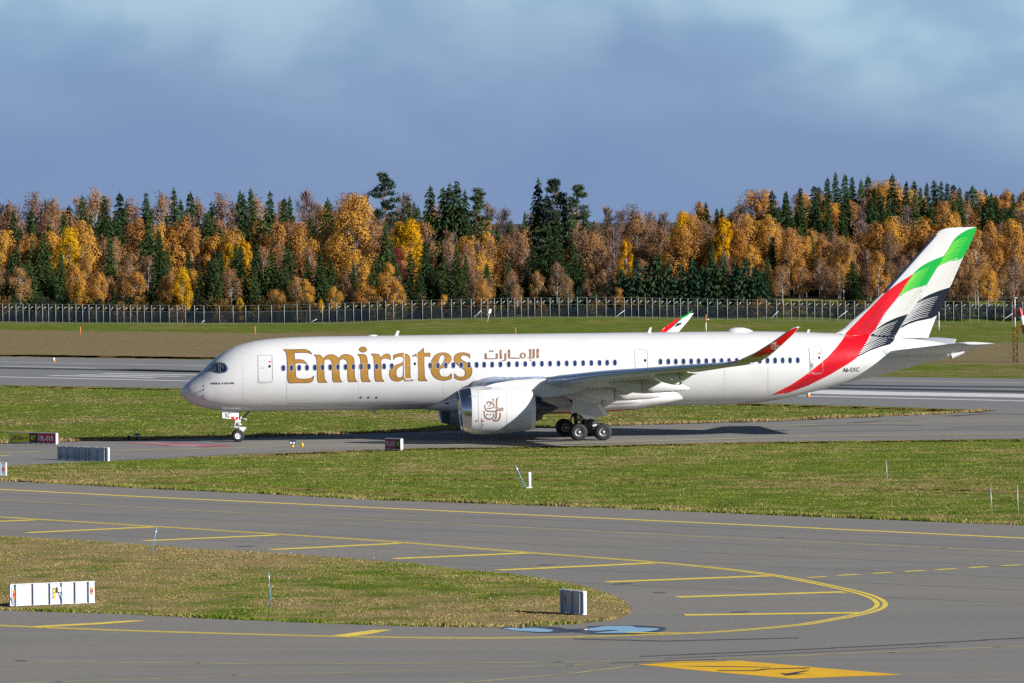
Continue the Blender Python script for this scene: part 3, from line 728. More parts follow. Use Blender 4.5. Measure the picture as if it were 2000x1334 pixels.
# --- cabin windows
wx = [553.6, 569.2, 584.4, 599.7, 615, 630, 645, 660, 675, 690.3, 705.2, 720.3, 735.3, 750.3, 765.3, 840.5, 855.5, 870.6, 885.5, 900.6, 915.8, 931, 945.7, 961.3, 977.5, 993.8, 1009.8, 1026, 1042.5, 1058.4, 1074.4, 1091, 1107, 1123, 1139, 1155, 1171, 1186, 1201, 1290, 1305.4, 1320, 1335, 1350, 1364.6, 1379.6, 1394.4, 1409.4, 1424, 1439, 1454, 1469, 1484, 1499, 1514, 1528.6, 1543, 1558]
wy = lambda x: float(np.interp(x, [553, 945, 1201, 1290, 1558], [718.8, 712.3, 708.2, 706.4, 703.6]))
for x in wx:
    s0, z0 = side(x, wy(x))
    m = MB()
    ring = lambda a, b, off, n=14: [L3(s0 + a * math.copysign(abs(math.cos(t)) ** .8, math.cos(t)), fus_lat(s0, z0 + b * math.sin(t)) + off, z0 + b * math.copysign(abs(math.sin(t)) ** .8, math.sin(t))) for t in [2 * math.pi * k / n for k in range(n)]]
    o1, o2, i1 = ring(.185, .275, .004), ring(.175, .265, .026), ring(.145, .232, .022)
    n = len(o1)
    m.add(o1 + o2 + i1, [(k, (k + 1) % n, n + (k + 1) % n, n + k) for k in range(n)] + [(n + k, n + (k + 1) % n, 2 * n + (k + 1) % n, 2 * n + k) for k in range(n)], 1)
    m.add(i1, [tuple(range(n))], 0)
    m.build('window', [GLASS, SEAM], plane)
# --- doors: a slightly proud leaf with a seam round it
def door(x0, y0, x1, y1, x2, seam=SEAM, loww=None):
    a = side(x0, y0); b = side(x1, y1)
    s0, s1, zt, zb = a[0], b[0], a[1], b[1]; r = .16
    lean = x2 / 23.7
    def rr(e):
        o = []
        for cx, cz, a0 in ((s1 - r, zt - r, 0), (s0 + r, zt - r, 90), (s0 + r, zb + r, 180), (s1 - r, zb + r, 270)):
            for k in range(5):
                t = R(a0 + 22.5 * k); o.append((cx + (r + e) * math.cos(t) + lean * (zt - cz) / (zt - zb), cz + (r + e) * math.sin(t)))
        return o
    m = drape_sz('door', [rr(0)], fus_lat, .006, WHITE, plane, .4)
    q = rr(0); q = dens(q + q[:1], .3)[:-1]
    stroke_sz('seam', q, .045, fus_lat, .022, seam, m, True)
    sil = [p for p in q if p[1] < zb + .25]
    stroke_sz('sill', [(s0 - .1, zb - .06), (s0 + .4, zb - .10), (s1 + .05, zb - .06)], [.03, .10, .03], fus_lat, .02, GREYP, m)
    sx, sz = s0 + (s1 - s0) * .80, zb + (zt - zb) * .58
    drape_sz('port_glass', [el(sx, sz, .10, .12, 12)], fus_lat, .026, GLASSC, m)
    for k, w in ((.2, .18), (.38, .05), (.52, .05)): stroke_sz('handle_mark', [(s0 + (s1 - s0) * k, zb + (zt - zb) * .52), (s0 + (s1 - s0) * k + w, zb + (zt - zb) * .52)], .05, fus_lat, .024, SEAM, m)
    return m, (s0, s1, zt, zb)
for k, (d, ln) in enumerate((((503.6, 693.5), (533, 745.5)), ((788.5, 689.5), (816.3, 739.5)), ((1239, 682.8), (1266, 733)), ((1579.5, 677.5), (1605, 728)))):
    pass
DOORS = [door(503.6, 693.5, 532.6, 745.5, 0), door(788.8, 689.5, 816.0, 739.5, 0, PUREW), door(1239.4, 682.8, 1265.6, 733, 0), door(1579.6, 677.5, 1605, 728, 2.2)]
for k in (0, 3):
    m, (s0, s1, zt, zb) = DOORS[k]
    drape_sz('red_notice', [[(s1 - .30, zb + (zt - zb) * .73), (s1 - .08, zb + (zt - zb) * .73), (s1 - .08, zb + (zt - zb) * .77), (s1 - .30, zb + (zt - zb) * .77)]], fus_lat, .026, RED, m)
# --- cockpit glazing
CK = lambda p: zo(380, 690, 22.22, p)
mask = drape('cockpit_surround', [cr(CK([(225, 862), (330, 828), (420, 802), (600, 780), (720, 790), (830, 830), (950, 865), (1080, 870), (1250, 860), (1360, 820), (1430, 740), (1442, 640), (1400, 540), (1330, 450), (1240, 408), (1100, 395), (960, 395), (830, 415), (710, 470), (600, 540), (500, 620), (400, 720)]))], fus_lat, .010, MASKB, plane, .2)
for q in ([(1110, 445), (1240, 450), (1330, 500), (1395, 610), (1395, 720), (1320, 815), (1170, 832), (1115, 800)], [(880, 452), (1042, 440), (1052, 800), (990, 832), (860, 808), (725, 760), (770, 600)], [(440, 775), (520, 640), (620, 545), (720, 480), (810, 450), (760, 560), (705, 680), (670, 770), (560, 770)]):
    drape('cockpit_pane', [cr(CK(q), 3)], fus_lat, .022, GLASSC, mask, .2)
    c = [side(x, y) for x, y in cr(CK(q), 3)]
    stroke_sz('pane_seal', c, .025, fus_lat, .027, SLAT, mask, True)
for q in ([(740, 760), (800, 620), (850, 500), (880, 560), (960, 490), (930, 600), (950, 660), (890, 775), (800, 775)], [(1130, 520), (1190, 480), (1260, 560), (1280, 660), (1240, 670), (1200, 580), (1150, 590)]):
    drape('pane_patch', [cr(CK(q), 2)], fus_lat, .0245, pmat('pale pane patch', (.09, .095, .075), .6), mask, .2)  # pale patches laid on top of the cockpit panes
# --- probes, ports, lights on the nose and forward hull
def spot(px, py, r, mat, name='sensor_port', surf=fus_lat): 
    s, z = side(px, py, surf, surf_l0.get(surf, 2.6)); return drape_sz(name, [el(s, z, r, r, 10)], surf, .014, mat, plane)
spot(409, 738.5, .12, GREYP)
for p in ((397.5, 753.5), (397.5, 761), (397.5, 773), (398, 779.5)): spot(*p, .055, INK)
for p, q in (((389, 765), (396, 761.5)), ((392.5, 777), (397, 774.5))):
    a, b = side(*p), side(*q); m = MB(); m.tube([L3(a[0], fus_lat(*a) + .18, a[1]), L3(b[0], fus_lat(*b) + .05, b[1]), L3(b[0], fus_lat(*b) - .02, b[1])], .03, 6); m.build('pitot_probe', GEARD, plane)
for x in (704.5, 719.5, 735): spot(x, 776.4, .085, INK, 'outflow_port')
for x in (554 + 150.4, ): spot(x, 776.4, .085, INK, 'outflow_port')
spot(510, 791, .10, PUREW, 'lamp_cover')
# hull seams
sm_ = MB()
def seam(px, w=.022, surf=fus_lat): stroke_sz('', dens([side(x, y, surf, surf_l0.get(surf, 2.6)) for x, y in px], .35), w, surf, .008, None, None, False, sm_)
for x in (474, 560, 700, 866, 965, 1090, 1215, 1330, 1415, 1500): 
    seam([(x, float(np.interp(x, [400, 560, 1600], [690, 664, 656]))), (x, 700), (x, 730), (x, 760), (x, 786)], .016)
seam([(561, 788.5), (700, 786.3), (818, 784.5)], .03); seam([(561, 788.5), (561, 797)], .03)
seam([(376, 784), (400, 791), (430, 796)], .03); seam([(376, 784), (377, 789)], .03)
sm_.build('hull_seams', SEAM, plane)
# antennas and domes on top
def blade(px0, px1, pxt0, pxt1, lat=0.0, th=.05, name='antenna', mat=WHITE):
    a, b, c, d = (lp(*p, lat) for p in (px0, px1, pxt1, pxt0))
    return MB().plate([L3(q[0], lat - th / 2, q[1]) for q in (a, b, c, d)], (0, -1, 0), th).build(name, mat, plane)
blade((770, 658), (777, 658), (775.5, 646), (780.5, 646))
blade((1264, 652), (1271, 652), (1269, 639.5), (1273, 639.5))
blade((1575.5, 650.5), (1580, 650.5), (1578, 643.5), (1582, 643.5))
blade((722, 797), (732, 797), (730, 808), (735, 808), mat=GREYP); blade((834, 798), (840, 800), (838, 804.5), (842, 803.5), mat=GREYP)
blade((1384, 789), (1390, 789), (1388, 794.5), (1392, 793), mat=GREYP)
for px, w_, h_ in ((728, 1.0, .12), (596, .5, .07), (640, .5, .07)):
    s, z = lp(px, float(np.interp(px, [500, 730], [664, 656])), 0); m = MB()
    m.loft([[L3(s + a * w_ / 2, .3 * math.sqrt(max(0, 1 - a * a)) * math.cos(t) + 0, z - .08 + (h_ + .08) * math.sqrt(max(0, 1 - a * a)) * math.sin(t)) for t in [math.pi * k / 8 for k in range(9)]] for a in (-1, -.8, -.4, 0, .4, .8, 1)], cap=(False, False)); m.build('low_dome', WHITE, plane)
a = lp(1417, 648, 0); b = lp(1474, 648, 0); m = MB()
m.loft([[L3(a[0] + (b[0] - a[0]) * t, .62 * h * math.cos(q), a[1] - .16 + (.10 + .42 * h) * max(0, math.sin(q))) for q in [math.pi * k / 12 for k in range(13)]] for t, h in ((0, .02), (.06, .45), (.16, .8), (.32, 1), (.6, .97), (.78, .7), (.9, .35), (1, .02))], cap=(False, False)); m.build('satellite_dome', WHITE, plane)

# --- belly fairing
def bf(s):
    t = (s - 19.6) / (42.6 - 19.6)
    w = float(np.interp(t, [0, .06, .15, .26, .4, .75, .86, .94, 1], [.3, 1.7, 2.75, 3.22, 3.30, 3.28, 2.95, 2.2, .25]))
    zb = float(np.interp(t, [0, .06, .15, .3, .6, .78, .9, 1], [2.62, 2.42, 2.22, 2.06, 2.06, 2.30, 2.75, 3.3]))
    zt = float(np.interp(t, [0, .1, .3, .8, .93, 1], [2.9, 3.7, 4.6, 4.6, 4.1, 3.5]))
    return w, zb, zt
secs = []
for k in range(41):
    s = 19.6 + 23.0 * k / 40; w, zb, zt = bf(s); zc = (zb + zt) / 2; hz = (zt - zb) / 2; sec = []
    for q in range(48):
        an = 2 * math.pi * q / 48; cx, cz = math.sin(an), math.cos(an)
        sec.append(L3(s, w * math.copysign(abs(cx) ** .62, cx), zc + hz * math.copysign(abs(cz) ** .75, cz)))
    secs.append(sec)
m = MB().loft(secs); bfo = m.build('belly_fairing', [WHITE, RED], plane)
for p in bfo.data.polygons:
    c = p.center
    if c.z < 2.42 - .00 * c.x and 26 < c.x < 39.2 and c.z < float(np.interp(c.x, [26, 33, 36, 37.5, 39.2], [2.2, 2.25, 2.45, 2.55, 2.4])): p.material_index = 1
def bf_lat(s, z):
    if not 19.6 <= s <= 42.6: return 0
    w, zb, zt = bf(s); zc = (zb + zt) / 2; hz = (zt - zb) / 2
    v = min(1, abs((z - zc) / hz)); return w * (1 - v ** (2 / .75)) ** (.62 / 2)
surf_l0[bf_lat] = 3.2
drape('air_intake', [[(870, 786), (877, 786), (877, 789.6), (870, 789.6)]], bf_lat, .015, INK, bfo, .2)
drape('access_panel', [[(1192, 794), (1212, 792), (1212, 797.4), (1192, 799.4)]], bf_lat, .012, SEAM, bfo, .3)

# --- wings
def foil(n=14, tc=.11, x0=0.0, x1=1.0):
    up = []; lo = []
    for k in range(n + 1):
        x = x0 + (x1 - x0) * (.5 - .5 * math.cos(math.pi * k / n))
        y = 5 * tc * (.2969 * math.sqrt(max(x, 0)) - .126 * x - .3516 * x * x + .2843 * x ** 3 - .1036 * x ** 4)
        up.append((x, y * 1.02)); lo.append((x, -y * .92))
    return lo[::-1] + up[1:]                                        # from the rear below, round the nose, to the rear above
WL = [1.0, 2.98, 5, 8, 10.5, 13, 16, 20, 24, 27, 29.2]
w_le = lambda l: 23.5 + .71 * (l - 2.98)
w_z = lambda l: float(np.interp(l, [1, 3, 5, 8, 10.5, 13, 16, 20, 24, 27, 29.2], [4.42, 4.50, 4.61, 4.83, 5.08, 5.38, 5.76, 6.11, 6.48, 6.72, 6.95]))
w_ch = lambda l: float(np.interp(l, [1, 2.98, 10.5, 20, 29.2], [13.6, 12.5, 8.0, 4.7, 1.9]))
w_in = lambda l: float(np.interp(l, [0, 3, 11, 29], [.062, .060, .036, .012]))
w_tc = lambda l: float(np.interp(l, [0, 3, 11, 29], [.135, .13, .115, .10]))
def wpt(l, x, y, c=None):
    c = c or w_ch(l); return (w_le(l) + x * c, w_z(l) - w_in(l) * x * c + y * c)
def wing_sec(l, x0, x1, dz=0, sc=1.0, n=14, side_=1, ds=0.0):
    return [L3(wpt(l, x, y * sc)[0] + ds, side_ * l, wpt(l, x, y * sc)[1] + dz) for x, y in foil(n, w_tc(l), x0, x1)]
def stations(a, b, n): return [a + (b - a) * k / n for k in range(n + 1)]
def build_wing(sd):
    wing = MB().loft([wing_sec(l, .02, .80, side_=sd) for l in WL]).build('wing', WING, plane)
    for a, b, n in ((3.6, 9.3, 4), (11.3, 29.1, 9)):                # leading edge slats, in two runs either side of the pylon
        MB().loft([wing_sec(l, 0, .15, -.10, 1.34, 10, sd, -.22) for l in stations(a, b, n)]).build('slat', SLAT, wing)
    for a, b, n, dfl in ((3.3, 10.4, 4, .20), (10.7, 20.2, 5, .18), (20.5, 28.6, 4, .03)):   # flaps and aileron
        secs = []
        for l in stations(a, b, n):
            c = w_ch(l); hx = .79; sec = []
            for x, y in foil(8, .16, 0, 1):
                ch = .23 * c; dx, dy = x * ch, y * ch
                X = dx * math.cos(dfl) + dy * math.sin(dfl); Y = -dx * math.sin(dfl) + dy * math.cos(dfl)
                p = wpt(l, hx, -.004); sec.append(L3(p[0] + X, sd * l, p[1] + Y - .05))
            secs.append(sec)
        MB().loft(secs).build('flap' if dfl > .1 else 'aileron', WHITE if dfl > .1 else WING, wing)
    for (tip, lat, w_, fr) in (((1252, 783), 6.0, .52, .50), ((1295, 772), 9.0, .52, .46), ((1346, 759), 13.5, .46, .42), ((1356, 726), 19.0, .36, .42)):
        ts, tz = lp(*tip, lat); p0 = wpt(lat, fr, -.05); ph = wpt(lat, .78, -.03)
        body = []; aft = []
        hs, hz_ = ph[0] + .1, ph[1] - .42
        for t, r_ in ((0, .02), (.12, .45), (.35, .85), (.7, 1.0), (1, 1.0)):
            s = p0[0] + (hs - p0[0]) * t; z = p0[1] - .10 + (hz_ - p0[1] + .1) * t
            body.append([L3(s, sd * (lat + w_ * r_ * math.cos(q)), z + (.30 + w_ * .62) * r_ * math.sin(q)) for q in [2 * math.pi * k / 14 for k in range(14)]])
        for t, r_ in ((0, 1.02), (.25, 1.08), (.5, .98), (.72, .74), (.9, .38), (1, .06)):
            s = hs + .05 + (ts - hs) * t; z = hz_ + (tz - hz_) * t + .16 * math.sin(math.pi * t)
            aft.append([L3(s, sd * (lat + w_ * r_ * math.cos(q)), z + (.30 + w_ * .62) * r_ * math.sin(q)) for q in [2 * math.pi * k / 14 for k in range(14)]])
        f = MB().loft(body).build('flap_fairing', WING, wing)
        MB().loft(aft).build('flap_fairing_tail', WHITE, wing)
    # winglet: leading and trailing edge traced, blended out of the tip
    le = [(29.2, *wpt(29.2, 0, 0)), (30.6, *lp(1476, 688, 30.6)), (31.5, *lp(1508, 668, 31.5)), (32.1, *lp(1536, 648, 32.1)), (32.3, *lp(1549, 640.5, 32.3)), (32.37, *lp(1560, 637.8, 32.37))]
    te = [(29.2, *wpt(29.2, 1, 0)), (30.6, *lp(1504, 694.4, 30.6)), (31.5, *lp(1524, 677, 31.5)), (32.1, *lp(1548, 654, 32.1)), (32.3, *lp(1556, 645, 32.3)), (32.37, *lp(1561.2, 638.6, 32.37))]
    secs = []
    for k, (a, b) in enumerate(zip(le, te)):
        up = Vector((0, 0, 1)) if k == 0 else None
        p = le[max(0, k - 1)]; q = le[min(len(le) - 1, k + 1)]
        d = Vector((q[0] - p[0], q[2] - p[2])).normalized(); nl, nz = -d.y, d.x      # section normal in the (lat, z) plane
        sec = []; ch = math.hypot(b[1] - a[1], b[2] - a[2])
        for x, y in foil(8, .09):
            sec.append(L3(a[1] + (b[1] - a[1]) * x, sd * (a[0] + (b[0] - a[0]) * x + nl * y * ch), a[2] + (b[2] - a[2]) * x + nz * y * ch))
        secs.append(sec)
    wlt = MB().loft(secs).build('winglet', WING if sd > 0 else WHITE, wing)
    m = MB(); a = L3(w_le(28.9) + .1, sd * 28.9, w_z(28.9) + .01); m.box(a, (.35, .5, .12)); m.build('navigation_lamp', RED if sd > 0 else GREEN, wing)
    return wing, wlt
wing_p, wlt_p = build_wing(1)
wing_s, wlt_s = build_wing(-1)
# red outer face and white emblem on the near winglet
_wz = [7.0, 7.55, 8.32, 9.18, 9.60, 9.75]; _wlat = [29.2, 30.6, 31.5, 32.1, 32.3, 32.4]
def wl_lat(s, z): return float(np.interp(z, _wz, _wlat)) + .06
surf_l0[wl_lat] = 31.0
Z2 = lambda p: zo(1420, 620, 12.5, p)
redf = drape('winglet_paint', [Z2([(590, 968), (760, 850), (930, 745), (1100, 628), (1280, 498), (1450, 372), (1560, 295), (1640, 255), (1728, 244), (1722, 270), (1600, 420), (1450, 560), (1300, 700), (1150, 840), (1040, 915), (940, 940), (780, 962)])], wl_lat, .09, RED, wing_p, .25)
# --- flag paint on the inner face of the far winglet
def wl_in(s, z): return -float(np.interp(z, _wz, _wlat)) + .10
surf_l0[wl_in] = -31.0
FW = lambda p: zo(1000, 320, 4.0, p)
def drape_w(conts, mat): return drape('winglet_stripe', [FW(c) for c in conts], wl_in, .02, mat, wing_s, .25)
drape_w([[(1150, 1313), (1205, 1313), (1250, 1268), (1290, 1228), (1308, 1204), (1285, 1210), (1235, 1246)]], RED)
drape_w([[(1312, 1202), (1345, 1188), (1374, 1172), (1417, 1137), (1395, 1166), (1375, 1186), (1345, 1202), (1318, 1214)]], GREEN)
drape_w([[(1230, 1285), (1262, 1257), (1300, 1244), (1332, 1240), (1318, 1256), (1288, 1270)]], BLACK)

# --- emblem in flowing strokes (engine cowl and winglet)
EMB = [([(1040, 405), (1008, 440), (1000, 500), (1000, 600), (970, 640)], 32), ([(905, 425), (940, 462)], 36), ([(940, 462), (922, 505)], 26), ([(800, 560), (790, 520), (820, 495), (870, 505), (925, 540), (945, 590), (920, 625), (860, 640), (790, 640)], 27), ([(810, 600), (850, 585), (880, 540), (850, 520)], 18), ([(742, 560), (752, 640), (790, 690), (860, 705), (960, 705), (1040, 682), (1095, 640), (1140, 640), (1132, 680), (1095, 692), (1075, 668)], 30), ([(1040, 610), (1000, 680), (992, 760), (992, 840), (958, 880)], 32), ([(730, 690), (738, 780), (770, 845), (830, 872), (900, 860), (940, 820), (930, 750)], 30), ([(1068, 730), (1080, 800), (1060, 865), (1010, 908), (950, 905), (912, 885)], 32), ([(782, 775), (822, 775)], 40), ([(848, 775), (888, 775)], 40)]
def emblem(name, f, scale, surf, off, mat, parent):
    m = MB()
    for pts, w in EMB:
        q = cr(pts, 4, False) if len(pts) > 2 else pts
        n = len(q); sz = [f(p) for p in q]
        ws = [w * scale * (.35 + .65 * math.sin(math.pi * (.12 + .76 * i / max(1, n - 1)))) * 1.1 for i in range(n)]
        stroke_sz('', sz, ws, surf, off, None, None, False, m)
    return m.build(name, mat, parent, False)
emblem('winglet_emblem', lambda p: side(1505 + (p[0] - 725) / 440 * 15.2, 667.4 + (p[1] - 400) / 525 * 16, wl_lat, 31.5), 1.05 / 24 * 16 / 525, wl_lat, .12, PUREW, wing_p)

# --- engines
EZ, EL_ = 2.74, 10.5
def nac_r(s): return float(np.interp(s, [22.1, 22.16, 22.35, 22.8, 23.5, 24.4, 25.3, 26.3, 27.3, 28.15], [1.62, 1.70, 1.78, 1.87, 1.94, 1.965, 1.95, 1.86, 1.72, 1.54]))
def nac_lat(s, z): return EL_ + math.sqrt(max(0, nac_r(s) ** 2 - (z - EZ) ** 2))
surf_l0[nac_lat] = 12.3
def build_engine(sd):
    e = empty('engine', L3(0, 0, 0), 0, plane)
    prof = [(22.95, 1.885)] + [(s, nac_r(s)) for s in (23.5, 24.0, 24.4, 24.9, 25.3, 25.8, 26.3, 26.8, 27.3, 27.75, 28.15)] + [(28.15, 1.50), (27.2, 1.46)]
    m = MB(); c = L3(0, sd * EL_, EZ); m.revolve(prof, 'x', c, 64); m.build('cowl', WHITE, e)
    lipm = MB(); lipm.revolve([(22.95, 1.89), (22.8, 1.872), (22.5, 1.82), (22.3, 1.765), (22.16, 1.70), (22.1, 1.62), (22.14, 1.55), (22.35, 1.48), (22.8, 1.44), (23.0, 1.44)], 'x', c, 64)
    for i, v in enumerate(lipm.v):                                  # the intake rakes back towards the bottom
        lipm.v[i] = (v[0] + max(0, (22.95 - v[0])) * .0 + (EZ - v[2]) * .10 * max(0, min(1, (22.95 - v[0]) / .85)), v[1], v[2])
    lipm.build('inlet_lip', METAL, e)
    m = MB(); m.revolve([(23.0, 1.44), (23.9, 1.47), (23.95, .40), (23.5, .22), (23.2, .02)], 'x', c, 48); m.build('fan', DARKM, e)
    m = MB(); c2 = (c[0], c[1], c[2] + .12); m.revolve([(27.3, 1.25), (28.2, 1.12), (28.75, .92), (28.78, .86), (28.3, .84)], 'x', c2, 48); m.build('core_nozzle', DARKM, e)
    m = MB(); m.revolve([(28.2, .72), (28.7, .66), (29.2, .46), (29.7, .24), (30.19, .02)], 'x', c2, 32); m.build('exhaust_cone', DARKM, e)
    m = MB(); out = [(23.7, EZ + 1.80), (25.0, 4.92), (26.6, 5.16), (28.9, 5.28), (31.6, 5.05), (33.2, 4.72), (31.5, 4.05), (29.4, 3.75), (28.3, 3.75), (26.5, 4.2), (24.4, EZ + 1.8)]
    th = .26; vs = []; n = len(out)
    m.plate([L3(s, sd * EL_ - th, z) for s, z in out], (0, -1, 0), 0.001); m = MB()
    m.add([L3(s, sd * EL_ - th, z) for s, z in out] + [L3(s, sd * EL_ + th, z) for s, z in out], [tuple(range(n))[::-1], tuple(range(n, 2 * n))] + [(i, (i + 1) % n, n + (i + 1) % n, n + i) for i in range(n)])
    m.build('pylon', WHITE, e)
    return e
eng_p = build_engine(1); eng_s = build_engine(-1)
emblem('cowl_emblem', lambda p: side(880 + p[0] / 11.12, 740 + p[1] / 11.12, nac_lat, 12.3), 1 / 11.12 / 24, nac_lat, .015, BRONZE, eng_p)
m = MB()
for px in ([(933, 757), (934, 790), (935, 820), (937, 843)], [(987, 757), (990, 790), (990, 820), (988, 844)], [(911, 774), (931, 774)], [(992, 755), (1030, 763)]):
    stroke_sz('', dens([side(x, y, nac_lat, 12.3) for x, y in px], .2), .028, nac_lat, .01, None, None, False, m)
m.build('cowl_seams', SEAM, eng_p, False)
m = MB()
stroke_sz('', dens([side(x, y, nac_lat, 12.3) for x, y in [(940.5, 817), (940, 838)]], .2), .035, nac_lat, .014, None, None, False, m)
m.build('cowl_warning_line', REDD, eng_p, False)
for p, r_ in (((930.8, 822), .07), ((941.6, 822.4), .07), ((944.6, 822.4), .05), ((944, 829.6), .05)):
    s, z = side(*p, nac_lat, 12.3); drape_sz('cowl_mark', [el(s, z, r_, r_, 8)], nac_lat, .016, REDD, eng_p)
q = [side(x, y, nac_lat, 11.5) for x, y in [(912, 840), (932, 842), (931.5, 846), (913, 843.6)]]
drape_sz('cowl_vent', [q], nac_lat, .014, GREYP, eng_p, .2)
# strakes on the cowl
m = MB(); a = side(915, 763, nac_lat, 11.5)
m.plate([L3(924.0 * 0 + 23.4, EL_ + 1.0, EZ + 1.62), L3(24.6, EL_ + 1.0, EZ + 1.66), L3(24.55, EL_ + 1.35, EZ + 1.95), L3(24.2, EL_ + 1.28, EZ + 1.88)], (0, 0, .03), 1); m.build('strake', WHITE, eng_p)
# ------------------------------------------------------------------ tail fin
_fle = [lp(x, y, .1) for x, y in [(1600, 662), (1628, 652), (1640, 646.5), (1648, 641), (1660, 629), (1690, 604.5), (1724, 571.5), (1828, 458), (1832, 453), (1838, 449), (1848, 445.8), (1860, 444.4), (1880, 443.7), (1902, 443.3)]]
_fte = [lp(x, y, .1) for x, y in [(1806, 690), (1812, 663), (1830, 616), (1856, 560), (1880, 504), (1896, 472), (1907, 444.5), (1908, 443.2)]]
f_le = lambda z: float(np.interp(z, [p[1] for p in _fle], [p[0] for p in _fle]))
f_te = lambda z: float(np.interp(z, [p[1] for p in _fte], [p[0] for p in _fte]))
def fth(x, tc): return 5 * tc * (.2969 * math.sqrt(max(x, 0)) - .126 * x - .3516 * x * x + .2843 * x ** 3 - .1036 * x ** 4)
def fin_tc(z): return float(np.interp(z, [8, 9.2, 17], [.085, .10, .085]))
def fin_lat(s, z):
    a, b = f_le(z), f_te(z); c = max(.05, b - a); x = min(1, max(0, (s - a) / c))
    return fth(x, fin_tc(z)) * min(c, 9.0)
surf_l0[fin_lat] = .3
zs = [8.0 + .04 * k for k in range(45)] + [9.85 + .3 * k for k in range(23)] + [16.7, 16.85, 16.95, 17.05, 17.12, 17.17, 17.2]
secs = []
for z in zs:
    a, b = f_le(z), f_te(z); sec = []
    xs_ = [.5 - .5 * math.cos(math.pi * k / 16) for k in range(17)]
    for x in xs_[::-1]: sec.append(L3(a + (b - a) * x, fin_lat(a + (b - a) * x, z), z))
    for x in xs_[1:-1]: sec.append(L3(a + (b - a) * x, -fin_lat(a + (b - a) * x, z), z))
    secs.append(sec)
fin = MB().loft(secs).build('tail_fin', WHITE, plane)
Z5 = lambda p: zo(1600, 420, 5.0, p)
Z4 = lambda p: zo(1400, 620, 5.0, p)
m = MB(); secs = []
for k in range(13):
    z = lp(1722, 572, .1)[1] + (lp(1828, 459, .1)[1] - lp(1722, 572, .1)[1]) * k / 12; a, c = f_le(z), f_te(z) - f_le(z); sec = []
    xs2 = [.058, .04, .022, .010, .003, 0]
    for x in xs2: sec.append(L3(a + x * c - .02, fth(x, fin_tc(z)) * min(c, 9.0) * 1.06 + .015, z))
    for x in xs2[::-1][1:]: sec.append(L3(a + x * c - .02, -fth(x, fin_tc(z)) * min(c, 9.0) * 1.06 - .015, z))
    secs.append(sec)
m.loft(secs).build('leading_edge', pmat('bare leading edge', (.06, .085, .17), .35, metal=.4), fin)
def fs_split(px):                                                   # a photo contour that runs over fin and hull: cut it at the root line
    return px
root = lambda x: float(np.interp(x, [1600, 1630, 1651, 1668, 1698, 1747, 1769, 1812], [652, 651.5, 652, 653.5, 656, 660, 661, 663]))
def clip(poly, up):
    """keep the part of a photo contour above (up) or below the fin root line"""
    d = lambda p: (root(p[0]) - p[1]) * (1 if up else -1)
    out = []
    for i in range(len(poly)):
        a, b = poly[i], poly[(i + 1) % len(poly)]; da, db = d(a), d(b)
        if da >= 0: out.append(a)
        if (da >= 0) != (db >= 0):
            t = da / (da - db); out.append((a[0] + (b[0] - a[0]) * t, a[1] + (b[1] - a[1]) * t))
    return out
def tail_lat(s, z): return max(fus_lat(s, z), fin_lat(s, z))
surf_l0[tail_lat] = .3
def both(name, poly, mat, off=.016):
    u = clip(poly, True); l = clip(poly, False)
    if len(u) > 2: drape(name, [u], tail_lat, off, mat, fin, .22)
    if len(l) > 2: drape(name, [l], tail_lat, off, mat, plane, .09)
redL = Z5([(920, 575), (780, 660), (650, 755), (450, 960), (260, 1155)]) + Z4([(1250, 180), (1180, 280), (1080, 390), (900, 540), (740, 650), (540, 755)])
redR = Z4([(700, 735), (900, 662), (1100, 562), (1300, 442), (1365, 395), (1490, 182)]) + Z5([(490, 1180), (545, 1120), (640, 960), (765, 805), (800, 750)])
both('tail_red', redL + redR, RED)
green1 = Z5([(920, 575), (1000, 500), (1100, 445), (1215, 400), (1190, 450), (1160, 500), (1100, 600), (1060, 665), (1030, 690), (930, 715), (850, 750), (775, 795), (840, 690)])
green2 = Z5([(1540, 117), (1450, 143), (1370, 190), (1310, 250), (1265, 330), (1215, 405), (1160, 500), (1250, 462), (1350, 440), (1390, 425), (1412, 400), (1480, 270)])
silv1 = Z5([(775, 795), (850, 750), (930, 715), (1030, 690), (980, 790), (870, 965), (760, 1000), (650, 1050), (545, 1120), (660, 950)])
silv2 = Z5([(1160, 500), (1250, 462), (1350, 440), (1390, 425), (1412, 400), (1285, 690), (1180, 732), (1080, 772), (960, 850), (1060, 665)])
blk1 = Z5([(870, 965), (760, 1000), (650, 1050), (545, 1120), (500, 1190)]) + Z4([(1430, 290), (1368, 388), (1500, 322), (1600, 287), (1690, 262), (1722, 235), (1737, 200)]) + Z5([(800, 1080)])
blk2 = Z5([(1283, 702), (1180, 735), (1080, 775), (980, 825), (960, 850), (870, 980), (790, 1108), (870, 1066), (960, 1036), (1100, 1008), (1150, 980)])
both('tail_green', cr(green1, 3), GREEN); both('tail_green', cr(green2, 3), GREEN)
both('tail_silver', silv1, SILV); both('tail_silver', silv2, SILV)
both('tail_black', blk1, BLACK); both('tail_black', blk2, BLACK)
